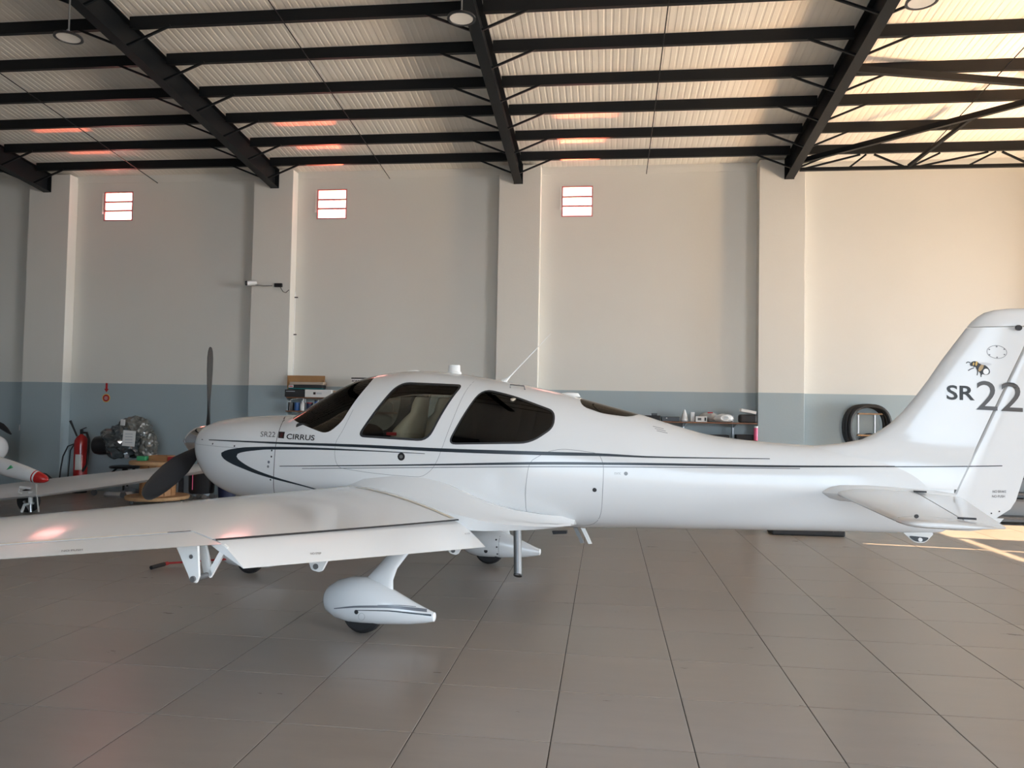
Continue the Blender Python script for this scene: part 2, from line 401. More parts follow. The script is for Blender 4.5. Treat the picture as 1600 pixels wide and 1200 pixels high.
# windows
for k, (x0, x1, z0, z1) in enumerate(wins):
    fr = MB(); t = .025; y0, y1 = YF-.004, YF+.05
    fr.span((x0, y0, z0), (x0+t, y1, z1)); fr.span((x1-t, y0, z0), (x1, y1, z1)); fr.span((x0+t, y0, z0), (x1-t, y1, z0+t)); fr.span((x0+t, y0, z1-t), (x1-t, y1, z1))
    w = fr.build('window_%d' % (k+1), 'frame_flare_pink'); struct(w)
    h = (z1-z0-2*t)/3
    for q in range(3):
        zc = z0+t+h*(q+.5)
        MB().box(((x0+x1)/2, YF+.025, zc), (x1-x0-2*t, .005, h-.012)).build('pane', 'glow_pane_glass', w)
        if q: MB().box(((x0+x1)/2, YF+.008, z0+t+h*q), (x1-x0-2*t, .024, .034)).build('transom', 'frame_flare_pink', w)
    lv = MB().tube([(x0-.02, YF-.015, z1-.03), (x0-.02, YF-.015, z0+h*.9)], .006, 6); lv.box((x0-.02, YF-.018, z0+h*.9), (.03, .03, .05)).build('latch_rod', 'white_matte', w)
# unseen spots added outside, for orange sun bounced up through the high windows
for k, (x0, x1, z0, z1) in enumerate(wins):
    lamp('glint_stand_in', 'SPOT', ((x0+x1)/2-.25, YF+2.4, z0-1.05), (.12, -2.4, 1.45), GLINT*4, (1.0, .48, .27), spot_size=math.radians(26), spot_blend=.25, shadow_soft_size=.12)

# ================================================================== ROOF STEEL
RAFX = [-7.97, -3.17, 1.584, 6.46, 11.3, 16.1]
PURY = [9.57, 8.75, 7.86, 7.01, 6.10, 5.23, 4.37, 3.5, 2.63, 1.76, .88]
RB, RD, RH = 5.975, .262, .375
def raf_b(y): return RB+SLOPE*(10-y)
which = ['above the second aircraft, at the left edge', 'over the pillar with the security camera', 'over the middle pillar, nearly end-on', 'over the right pillar, where the lattice girder starts', 'beyond the right edge of the picture', 'beside the right-hand door']
for k, X in enumerate(RAFX[:5]):
    t = thing('roof_rafter', 'black steel I-beam rafter '+which[k], 'beam', (X, YP, 0), 0, 'roof rafters')
    y0, y1 = YP-.02, .02
    def sl(x0, x1, dz0, dz1, name, m='steel_black'):
        b = MB(); b.add([(x-0, y-YP, raf_b(y)+dz) for y in (y0, y1) for x in (x0, x1) for dz in (dz0, dz1)], [(0, 1, 3, 2), (4, 6, 7, 5), (0, 4, 5, 1), (2, 3, 7, 6), (0, 2, 6, 4), (1, 5, 7, 3)])
        return b.build(name, m, t)
    sl(-.075, .075, 0, .012, 'bottom_flange'); sl(-.075, .075, RH-.012, RH, 'top_flange'); sl(-.005, .005, .012, RH-.012, 'web')
    MB().box((0, y0-YP, raf_b(y0)+RH/2), (.17, .014, RH)).build('end_plate', 'steel_black', t)
    for py in PURY[:7]:
        for sgn in (-1, 1):
            zb = raf_b(py)+.02
            MB().bar((sgn*.03, py-YP, zb), (sgn*.66, py-YP, raf_b(py)+RD+.012), .028, .028).build('fly_brace', 'steel_black', t)
ordn = ['nearest the back wall', 'second from the back wall', 'third from the back wall', 'fourth from the back wall', 'fifth from the back wall', 'sixth from the back wall, cut by the top edge', 'seventh from the back wall', 'eighth from the back wall', 'ninth from the back wall', 'tenth from the back wall', 'eleventh from the back wall']
for k, py in enumerate(PURY):
    zt = roof_z(py)-.002; zb = raf_b(py)+RD+.003
    b = MB(); ends = [XL]
    for X in RAFX[:5]: ends += [X-.078, X+.078]
    ends.append(XR)
    for e0, e1 in zip(ends[::2], ends[1::2]):
        b.span((e0, -.003, zb), (e1, .003, zt)); b.span((e0, .003, zb), (e1, .06, zb+.006)); b.span((e0, .003, zt-.006), (e1, .06, zt)); b.span((e0, .054, zb+.006), (e1, .06, zb+.022))
    o = b.build('purlin', 'steel_black', loc=(0, py, 0)); tag(o, 'long black roof purlin '+ordn[k], 'purlin', 'roof purlins')
# sag rods between purlins at mid bay
def rod(px, Y, name): pass
for X, w in ((-5.75, 'left of the security camera pillar'), (-.95, 'between the security camera pillar and the middle pillar'), (3.95, 'left of the right pillar'), (8.6, 'above the aircraft tail'), (-10.4, 'at the left edge')):
    b = MB().tube([(X, PURY[-1], raf_b(PURY[-1])+RD-.012), (X, YF-.02, raf_b(YF)+RD-.012)], .008, 6)
    tag(b.build('sag_rod', 'steel_black'), 'thin steel rod under the purlins '+w, 'rod', 'sag rods')
# roof cross-bracing in the right bay
for p0, p1, w, dz in (((6.54, 9.44), (11.2, 6.2), 'rising to the right from the right pillar', -.09), ((6.54, 6.70), (11.2, 7.67), 'running level to the right above the tail', 0.)):
    z0 = raf_b(p0[1])+RD-.07+dz; z1 = raf_b(p1[1])+RD-.07+dz
    b = MB(); A_ = Vector((p0[0], p0[1], z0)); B_ = Vector((p1[0], p1[1], z1))
    b.bar(A_, B_, .010, .085); b.bar(A_+Vector((0, .03, -.04)), B_+Vector((0, .03, -.04)), .07, .008)
    tag(b.build('roof_brace', 'steel_black'), 'black angle-steel roof brace '+w, 'brace', 'roof braces')
# a lattice girder under the eave in the right bay
t = thing('lattice_girder', 'black steel lattice girder under the eave above the aircraft tail', 'girder', (6.5, 9.62, 0))
zb = RB+.02+.04; zt = raf_b(9.57)+RD-.01; L = 4.75
MB().span((0.05, -.03, zb-.03), (L, .03, zb+.025)).build('bottom_chord', 'steel_black', t)
nodes = [(0.1, 0), (.95, 1)]
webs = []
for (x0, s0, x1, s1) in [(.08, 0, 1.05, 1), (.85, 0, 1.15, 1), (1.28, 1, 1.80, 0), (1.86, 0, 2.35, 1), (1.95, 0, 3.12, 1), (2.78, 0, 3.24, 1), (3.34, 1, 3.80, 0), (3.86, 0, 4.35, 1), (3.95, 0, 4.7, 1)]:
    MB().bar((x0, 0, zt if s0 else zb), (x1, 0, zt if s1 else zb), .03, .03).build('lattice_bar', 'steel_black', t)
b = MB().bar(at(1385, 172, 9.62)-Vector((6.5, 9.62, 0)), Vector((1.83, 0, zb)), .05, .04)
b = MB().bar(Vector((2.25, -1.35, raf_b(8.3)+RD-.06)), Vector((1.84, -.02, zb+.02)), .05, .05).build('knee_brace', 'steel_black', t)

# pendant lamps under the roof
lp = [((107, 60), 'hanging at the upper left beside a rafter'), ((721, 30), 'beside the middle rafter'), ((1440, 4), 'cut by the top edge, right of the right rafter')]
for k, (px, w) in enumerate(lp):
    Y = 4.0; q = at_z(px[0], px[1], 5.92)
    t = thing('pendant_lamp', 'round black-rimmed pendant lamp '+w, 'lamp', q, 0, 'round pendant lamps')
    MB().lathe([(.125, .035), (.150, .022), (.155, 0), (.130, 0), (.125, .012), (.10, .03)], 28).build('shade', 'black_plastic', t, smooth=True)
    MB().lathe([(.0, .012), (.08, .006), (.125, .004), (.125, .015), (0, .02)], 24).build('lens', 'lamp_lens', t, smooth=True)
    MB().lathe([(.04, .035), (.04, .06), (.012, .075)], 14).build('driver_housing', 'black_plastic', t, smooth=True)
    MB().tube([(0, 0, .07), (0, 0, roof_z(q.y)-q.z-.01)], .010, 6).build('stem', 'grey_steel', t)
    MB().lathe([(0, -.018), (.018, 0), (0, .018)], 10, (0.0, -.01, .09)).build('hook', 'aluminium', t)

# ================================================================== AIRCRAFT
# local frame: x aft, y = -b (b grows towards the viewer), z up; origin on the floor between the main wheels
PSI = math.radians(11.0); ORG = Vector((1.689, 3.194, 0))
plane = thing('airplane', 'white single-engine low-wing airplane with black propeller and dark pinstripes', 'airplane', ORG, -PSI)
PM = Matrix.Translation(ORG) @ Matrix.Rotation(-PSI, 4, 'Z'); PMI = PM.inverted()
def Lc(a, b, z): return Vector((a, -b, z))
CAML = PMI @ Vector(CAM)
def lray(x, y): return (PMI.to_3x3() @ Vector(ray(x, y))).normalized()
def pb(x, y, b):          # pixel to (a, z) in the aircraft's vertical plane b
    d = lray(x, y); t = (-b-CAML.y)/d.y; q = CAML+d*t; return q.x, q.z

# ---- fuselage loft
ST = [  # a, top, bottom, half width, height of max width, upper exponent, lower exponent
 (-2.650, 1.490, 1.210, .190, 1.360, 2.0, 2.0),
 (-2.640, 1.520, 1.130, .270, 1.350, 2.1, 2.0),
 (-2.600, 1.552, 1.055, .345, 1.335, 2.2, 2.1),
 (-2.520, 1.583, .960, .410, 1.315, 2.3, 2.2),
 (-2.380, 1.613, .875, .475, 1.290, 2.4, 2.3),
 (-2.150, 1.640, .810, .535, 1.260, 2.5, 2.4),
 (-1.800, 1.660, .765, .580, 1.235, 2.6, 2.5),
 (-1.500, 1.672, .740, .602, 1.220, 2.6, 2.6),
 (-1.350, 1.755, .730, .610, 1.220, 2.45, 2.7),
 (-1.200, 1.855, .722, .616, 1.220, 2.35, 2.7),
 (-1.000, 1.968, .712, .620, 1.220, 2.3, 2.7),
 (-0.775, 2.056, .705, .624, 1.220, 2.3, 2.7),
 (-0.500, 2.104, .698, .626, 1.220, 2.3, 2.7),
 (-0.200, 2.122, .694, .624, 1.220, 2.3, 2.7),
 (0.200, 2.094, .690, .614, 1.220, 2.3, 2.7),
 (0.500, 2.050, .690, .600, 1.220, 2.25, 2.6),
 (0.900, 1.982, .695, .566, 1.210, 2.2, 2.5),
 (1.300, 1.898, .708, .514, 1.190, 2.15, 2.5),
 (1.600, 1.822, .722, .468, 1.180, 2.1, 2.5),
 (1.900, 1.745, .738, .420, 1.170, 2.1, 2.4),
 (2.250, 1.640, .752, .362, 1.160, 2.1, 2.4),
 (2.550, 1.568, .766, .315, 1.155, 2.15, 2.3),
 (3.000, 1.524, .786, .250, 1.150, 2.2, 2.3),
 (3.500, 1.500, .808, .185, 1.150, 2.2, 2.2),
 (4.000, 1.470, .826, .120, 1.150, 2.1, 2.1),
 (4.300, 1.380, .850, .075, 1.150, 2.0, 2.0),
 (4.390, 1.300, .900, .050, 1.130, 2.0, 2.0)]
SA = [r[0] for r in ST]
NR = 72
def ring(a, off=0.):
    zt, zb, hw, zc, nu, nl = (interp(a, SA, [r[k] for r in ST]) for k in range(1, 7))
    zt += off; zb -= off; hw += off
    out = []
    for k in range(NR):
        th = 2*math.pi*k/NR; c, s_ = math.cos(th), math.sin(th)
        n = nu if s_ >= 0 else nl
        b = hw*math.copysign(abs(c)**(2/n), c); z = zc+(zt-zc if s_ >= 0 else zc-zb)*math.copysign(abs(s_)**(2/n), s_)
        out.append(Lc(a, b, z))
    return out
avals = [-2.65, -2.645, -2.64, -2.63, -2.615, -2.6, -2.58, -2.55]+list(np.arange(-2.51, 4.40, .055))+[4.39]
outer = MB().loft([ring(a) for a in avals])
BODY = BVHTree.FromPolygons([Vector(v) for v in outer.v], outer.f)
def shell(off0, off1, name):
    o = MB().loft([ring(a, off0) for a in avals]); i = MB().loft([ring(a, off1) for a in avals[5:-2]])
    vol = 0.
    for q in o.f:
        for k in range(1, len(q)-1): vol += Vector(o.v[q[0]]).dot(Vector(o.v[q[k]]).cross(Vector(o.v[q[k+1]])))
    if vol < 0: o.f = [tuple(reversed(q)) for q in o.f]; i.f = [tuple(reversed(q)) for q in i.f]
    o.add(i.v, [tuple(reversed(q)) for q in i.f]); me = bpy.data.meshes.new(name); me.from_pydata(o.v, [], o.f); me.update()
    ob = bpy.data.objects.new(name, me); COL.objects.link(ob); return ob, len(outer.f)
def rounded(poly, r, n=5):
    out = []; N = len(poly)
    for i in range(N):
        p = Vector(poly[i]); a = Vector(poly[i-1])-p; b = Vector(poly[(i+1) % N])-p
        rr = r[i] if isinstance(r, (list, tuple)) else r
        rr = min(rr, a.length*.45, b.length*.45); a.normalize(); b.normalize()
        for k in range(n+1):
            t = k/n; out.append(tuple((p+a*rr)*(1-t)**2+p*2*t*(1-t)+(p+b*rr)*t*t))
    return out
def win_poly(px, b, r):
    return rounded([pb(x, y, b) for x, y in px], r)
W1 = win_poly([(564, 681), (611, 597), (707, 601), (671, 688)], .56, [.06, .10, .04, .10])
W2 = rounded([pb(x, y, .54) for x, y in [(704, 693), (742, 607), (790, 618), (858, 643), (860, 668), (828, 692)]], [.07, .09, .2, .12, .10, .14])
WS = rounded([(-1.60, 1.69), (-.90, 1.50), (-.76, 1.62), (-.60, 1.98), (-.62, 2.20), (-1.3, 2.15), (-1.62, 1.80)], [.01, .14, .05, .06, .01, .01, .01])
RW_ = [(1.36, 1.90), (1.44, 1.80), (1.62, 1.742), (1.84, 1.715), (1.95, 1.75), (1.7, 1.95), (1.4, 2.0)]
RW_ = rounded(RW_, .05)
def prism_obj(poly, b0, b1, name):
    m = MB().prism(poly, lambda a, z, b: Lc(a, b, z), b0, b1); o = m.build(name, None); return o
cuts = [(W1, .30, .9, 'side_window', 'tint_glass'), (W2, .22, .9, 'rear_side_window', 'dark_glass'), (W1, -.9, -.30, 'side_window', 'tint_glass'), (W2, -.9, -.22, 'rear_side_window', 'dark_glass'),
        (WS, -.9, .9, 'windscreen', 'windscreen_glass'), (RW_, -.6, .6, 'rear_window', 'dark_glass')]
def boolean(ob, cutter, op):
    md = ob.modifiers.new('b', 'BOOLEAN'); md.operation = op; md.solver = 'EXACT'; md.object = cutter
    dg = bpy.context.evaluated_depsgraph_get(); me = bpy.data.meshes.new_from_object(ob.evaluated_get(dg)); ob.modifiers.clear(); ob.data = me; return ob
fus, nf = shell(0., -.028, 'fuselage')
fus.data.materials.append(MATS['white_paint']); fus.data.materials.append(MATS['trim_dark'])
for p in fus.data.polygons: p.material_index = 0 if p.index < nf else 1
tmp = []
for (poly, b0, b1, nm, gm) in cuts:
    c = prism_obj(poly, b0, b1, 'cutter'); tmp.append(c)
    boolean(fus, c, 'DIFFERENCE')
    gl, _ = shell(-.003, -.009, nm); boolean(gl, c, 'INTERSECT')
    gl.data.materials.clear(); gl.data.materials.append(MATS[gm]); smooth_mesh(gl.data, 40); gl.parent = plane
for c in tmp:
    bpy.data.objects.remove(c)
smooth_mesh(fus.data, 38); fus.parent = plane
# dark gasket around the panes
def on_body(b, a, z, tree=BODY, off=.0015):
    s_ = 1 if b >= 0 else -1
    h = tree.ray_cast(Lc(a, s_*2.0, z), Lc(0, -s_, 0)-Lc(0, 0, 0))
    if h[0] is None: return None
    n = h[1]
    if n.y*(-s_) < 0: n = -n
    return h[0]+n*off
def strip_on(pts_a, pts_b, name, m, tree=BODY, off=.0015, parent=plane, side=1):
    """ribbon between two rows of (a, z) points laid on the body"""
    vs = []; fs = []; m_ = 1
    for (p, q) in zip(pts_a, pts_b): m_ = max(m_, int(math.ceil(math.dist(p, q)/.022)))
    cnt = 0
    for (p, q) in zip(pts_a, pts_b):
        row = [on_body(side, lerp(p[0], q[0], k/m_), lerp(p[1], q[1], k/m_), tree, off) for k in range(m_+1)]
        if any(r is None for r in row): continue
        vs += row; cnt += 1
    for k in range(cnt-1):
        for h in range(m_): fs.append((k*(m_+1)+h, k*(m_+1)+h+1, (k+1)*(m_+1)+h+1, (k+1)*(m_+1)+h))
    if not fs: return None
    mb = MB(); mb.add(vs, fs); o = mb.build(name, m, parent, smooth=True); return o
def resample(poly, step=.03, closed=False):
    pts = [Vector(p) for p in poly]; 
    if closed: pts.append(pts[0])
    out = [pts[0]]
    for a, b in zip(pts, pts[1:]):
        n = max(1, int((b-a).length/step))
        for k in range(1, n+1): out.append(a.lerp(b, k/n))
    return out
def line_on(poly, w, name, m, tree=BODY, closed=False, off=.0012, parent=plane, side=1):
    pts = resample(poly, .025, closed); A_ = []; B_ = []
    N = len(pts)
    for i, p in enumerate(pts):
        if closed: t = pts[(i+1) % (N-1)]-pts[i-1 if i else N-2]
        else: t = pts[min(i+1, N-1)]-pts[max(i-1, 0)]
        if t.length < 1e-9: t = Vector((1, 0))
        t.normalize(); n = Vector((-t.y, t.x))*w/2; A_.append(p+n); B_.append(p-n)
    return strip_on(A_, B_, name, m, tree, off, parent, side)
for sd in (1, -1):
    line_on(W1, .020, 'window_gasket', 'line_dark', closed=True, off=.001, side=sd); line_on(W2, .016, 'window_gasket', 'line_dark', closed=True, off=.001, side=sd)
# pixel rows on the near side of the hull -> (a, z)
def hull(x, y, tree=None):
    h = (tree or BODY).ray_cast(CAML, lray(x, y)); return (h[0].x, h[0].z) if h[0] is not None else None
def px_strip(top, bot, name, m, tree=None, off=.0016, n=60, both=True):
    tx = [p[0] for p in top]; bx = [p[0] for p in bot]
    A_ = []; B_ = []
    for k in range(n+1):
        t = k/n; x = lerp(tx[0], tx[-1], t); xb = lerp(bx[0], bx[-1], t)
        a = hull(x, interp(x, tx, [p[1] for p in top]), tree); b = hull(xb, interp(xb, bx, [p[1] for p in bot]), tree)
        if a and b: A_.append(a); B_.append(b)
    strip_on(A_, B_, name, m, tree or BODY, off)
    if both: strip_on(A_, B_, name, m, tree or BODY, off, side=-1)
px_strip([(315, 686.2), (430, 690.5), (560, 694.5), (690, 700.5), (860, 706), (930, 708), (1020, 713), (1203, 716.5)], [(315, 687.4), (430, 693.5), (560, 699), (690, 706), (860, 711.5), (930, 712.5), (1020, 715.5), (1203, 717.5)], 'upper_pinstripe', 'stripe_dark')
px_strip([(437, 727.8), (560, 726.6), (680, 724.8), (860, 721.8), (1000, 723.2), (1250, 727.4), (1430, 728.2)], [(437, 728.8), (560, 728.4), (680, 727.4), (860, 726), (1000, 727.0), (1250, 730.4), (1430, 729.8)], 'lower_pinstripe', 'stripe_dark')
px_strip([(472, 731.6), (680, 729.8), (860, 728.6), (1100, 729.8), (1250, 731.6)], [(472, 732.6), (680, 731.0), (860, 730.0), (1100, 731.2), (1250, 733)], 'lower_pinstripe', 'stripe_grey')
# swoosh on the cowl
sw_out = [(664, 708.5), (560, 702.6), (470, 698.6), (420, 698), (385, 698.8), (362, 701.6), (350, 705), (345, 709), (349, 716), (360, 723.5), (378, 731.5), (400, 740), (430, 749), (470, 759), (514, 771)]
sw_in = [(664, 709.3), (560, 704.6), (470, 702.4), (420, 702.4), (398, 704), (380, 706.4), (371, 709.5), (369.5, 712), (371.5, 716.5), (378, 722), (390, 729.5), (408, 737.5), (434, 746.5), (472, 757.3), (514, 769.5)]
def spl(pts, n=90):
    s = [0]
    for a, b in zip(pts, pts[1:]): s.append(s[-1]+math.dist(a, b))
    s = [q/s[-1] for q in s]
    return [(interp(t, s, [p[0] for p in pts]), interp(t, s, [p[1] for p in pts])) for t in [k/n for k in range(n+1)]]
so = [hull(*p) for p in spl(sw_out)]; si = [hull(*p) for p in spl(sw_in)]
for sd in (1, -1): strip_on([p for p, q in zip(so, si) if p and q], [q for p, q in zip(so, si) if p and q], 'cowl_swoosh', 'stripe_dark', side=sd)
def px_line(px, w, name, m, tree=None, closed=False, off=.0012):
    pts = [hull(x, y, tree) for x, y in px]; pts = [p for p in pts if p]
    if len(pts) < 2: return None
    return line_on(pts, w, name, m, tree or BODY, closed, off)
# panel joints
px_line(spl([(446, 651), (438, 668), (431, 695), (428.5, 725), (427.5, 755), (429.5, 779)], 30), .006, 'cowl_joint', 'line_dark')
px_line(spl([(300, 693), (340, 697.5), (372, 700)], 12), .003, 'cowl_split_joint', 'line_grey')
door = [(745, 592), (733, 604), (722, 622), (712, 645), (700, 675), (690, 702), (682, 722), (672, 736), (655, 745), (635, 744), (590, 740), (548, 734), (530, 730), (525, 722), (523, 708), (524, 695), (536, 672), (552, 640)]
px_line(spl(door, 60), .0035, 'cabin_door_joint', 'line_grey')
bag = [(905, 704), (880, 702), (860, 705), (840, 714), (829, 722), (824, 740), (821, 775), (822, 796), (829, 808), (842, 814), (880, 818), (915, 821), (928, 818), (937, 808), (940, 795), (942, 760), (943, 730), (940, 718), (935, 710), (905, 704)]
px_line(spl(bag, 60), .004, 'baggage_door_joint', 'line_grey')
def disc_on(x, y, r, name, m, tree=None, off=.002, parent=plane):
    c = hull(x, y, tree)
    if not c: return
    vs = [on_body(1, c[0], c[1], tree or BODY, off)]; 
    for k in range(12):
        th = 2*math.pi*k/12; q = on_body(1, c[0]+r*math.cos(th), c[1]+r*math.sin(th), tree or BODY, off)
        if q is None: return
        vs.append(q)
    MB().add(vs, [(0, k+1, (k+1) % 12+1) for k in range(12)]).build(name, m, parent)
for (x, y) in [(302.5, 689.5), (332.5, 693.5), (366.5, 697), (424.8, 704), (424.2, 713.5), (422.8, 749.5), (427, 778), (443.5, 657.5)]:
    disc_on(x, y, .009, 'cowl_screw', 'line_dark')
for (x, y, r, m) in [(627, 713.5, .036, 'black_plastic'), (627, 713.5, .017, 'grey_steel'), (978, 740, .016, 'grey_steel'), (929, 765.5, .018, 'line_dark'), (420, 722, .014, 'stripe_grey'), (419, 729, .013, 'line_grey')]:
    disc_on(x, y, r, 'door_lock' if x == 627 else 'access_cap', m, off=.002 if r != .017 else .0035)
# lettering
def text_on(txt, x0, y0, h, name, m, tree=None, dx=(1, 0), shear=0., track=1.0, off=.0022, width=None, bold=False, parent=plane):
    cu = bpy.data.curves.new('t', 'FONT'); cu.body = txt; cu.size = 1.0; cu.space_character = track; cu.shear = shear
    if bold: cu.offset = .018
    cu.resolution_u = 4
    to = bpy.data.objects.new('t', cu); COL.objects.link(to); bpy.context.view_layer.update()
    dg = bpy.context.evaluated_depsgraph_get(); me = bpy.data.meshes.new_from_object(to.evaluated_get(dg)); bpy.data.objects.remove(to)
    X = [v.co.x for v in me.vertices]; Yv = [v.co.y for v in me.vertices]
    if not X: return
    bx0, bx1, by0, by1 = min(X), max(X), min(Yv), max(Yv); sc = h/(by1-by0); sx = (width/(bx1-bx0)) if width else sc
    vs = []
    for v in me.vertices:
        lx = (v.co.x-bx0)*sx; ly = (v.co.y-by0)*sc
        px = x0+lx*dx[0]; py = y0+lx*dx[1]-ly
        c = hull(px, py, tree)
        q = on_body(1, c[0], c[1], tree or BODY, off) if c else None
        if tree is not None and name.startswith('tail_'):
            a_, z_ = pb(px, py, .05)
            if -.05 < a_-(4.376+(z_-1.128)*.418) < .05: q = Lc(a_, .0535, z_)
        if q is None:
            a_, z_ = pb(px, py, .046); q = Lc(a_, .046, z_)
        vs.append(q)
    fs = [tuple(p.vertices) for p in me.polygons]
    MB().add(vs, fs).build(name, m, parent, fix=False)
text_on('SR22', 407, 682.5, 8.2, 'model_lettering', 'letter_grey', dx=(1, .03), shear=.12, width=23)
text_on('CIRRUS', 448, 686.2, 8.6, 'name_lettering', 'letter_black', dx=(1, .055), shear=.14, width=44, bold=True)
def quad_on(p, name, m, off, n=6):
    A_ = [hull(lerp(p[0][0], p[1][0], k/n), lerp(p[0][1], p[1][1], k/n)) for k in range(n+1)]; B_ = [hull(lerp(p[3][0], p[2][0], k/n), lerp(p[3][1], p[2][1], k/n)) for k in range(n+1)]
    mid = [((a[0]+b[0])/2, (a[1]+b[1])/2) for a, b in zip(A_, B_)]
    strip_on(A_, mid, name, m, off=off); strip_on(mid, B_, name, m, off=off)
quad_on([(436.5, 674.5), (445.5, 675), (443.8, 685.2), (434.8, 684.6)], 'name_emblem', 'letter_black', .0026)
mat('emblem_maroon', (.06, .012, .014), .4)
quad_on([(438.8, 676.5), (443.0, 676.7), (441.4, 683.4), (437.2, 683.2)], 'name_emblem_mark', 'emblem_maroon', .0036)
text_on('STATIC', 960, 741.5, 3.2, 'placard_lettering', 'line_grey', width=10)
# small rescue placard on the aft roof
for k in range(3):
    c0 = hull(1020+k*3, 666.2+k*3.4); c1 = hull(1037+k*3, 670.2+k*3.4)
    if c0 and c1: line_on([c0, c1], .0045, 'placard_line', 'line_grey')

# ---- wing-root fairing, wing, flap, aileron
def airfoil(n=22, t=.13):
    """closed loop from trailing edge over the top to the nose and back underneath (x 0..1, z)"""
    up = []; lo = []
    for k in range(n+1):
        x = .5*(1-math.cos(math.pi*k/n))
        y = 5*t*(.2969*math.sqrt(x)-.126*x-.3516*x*x+.2843*x**3-.1015*x**4); c = .018*4*x*(1-x)
        up.append((x, y+c)); lo.append((x, -y+c))
    return up, lo
UP, LO = airfoil()
def wing_le(b): return (-.755-.012*(b-.8), .985+.0415*(b-.8))
def wing_te(b): return (.68-.166*(b-.8), .770+.0925*(b-.8))
def wing_pt(b, xc, zc, sgn=1):
    la, lz = wing_le(b); ta, tz = wing_te(b); c = ta-la
    return Lc(la+c*xc, sgn*b, lz+(tz-lz)*xc+zc*c)
def up_at(x): return float(np.interp(x, [p[0] for p in UP], [p[1] for p in UP]))
def lo_at(x): return float(np.interp(x, [p[0] for p in LO], [p[1] for p in LO]))
def wing_ring(b, sgn, cut):
    pts = []
    xu = [p[0] for p in UP if p[0] < cut-.01]+[cut]; xl = [p[0] for p in LO if p[0] < cut-.07]+[cut-.06]
    for x in reversed(xu): pts.append(wing_pt(b, x, up_at(x), sgn))
    for x in xl[1:]: pts.append(wing_pt(b, x, lo_at(x), sgn))
    pts.append(wing_pt(b, cut-.05, lo_at(cut)*.2+up_at(cut)*.4, sgn))
    return pts
BFI, BFO, BAO, BTIP = .80, 3.45, 5.15, 5.55
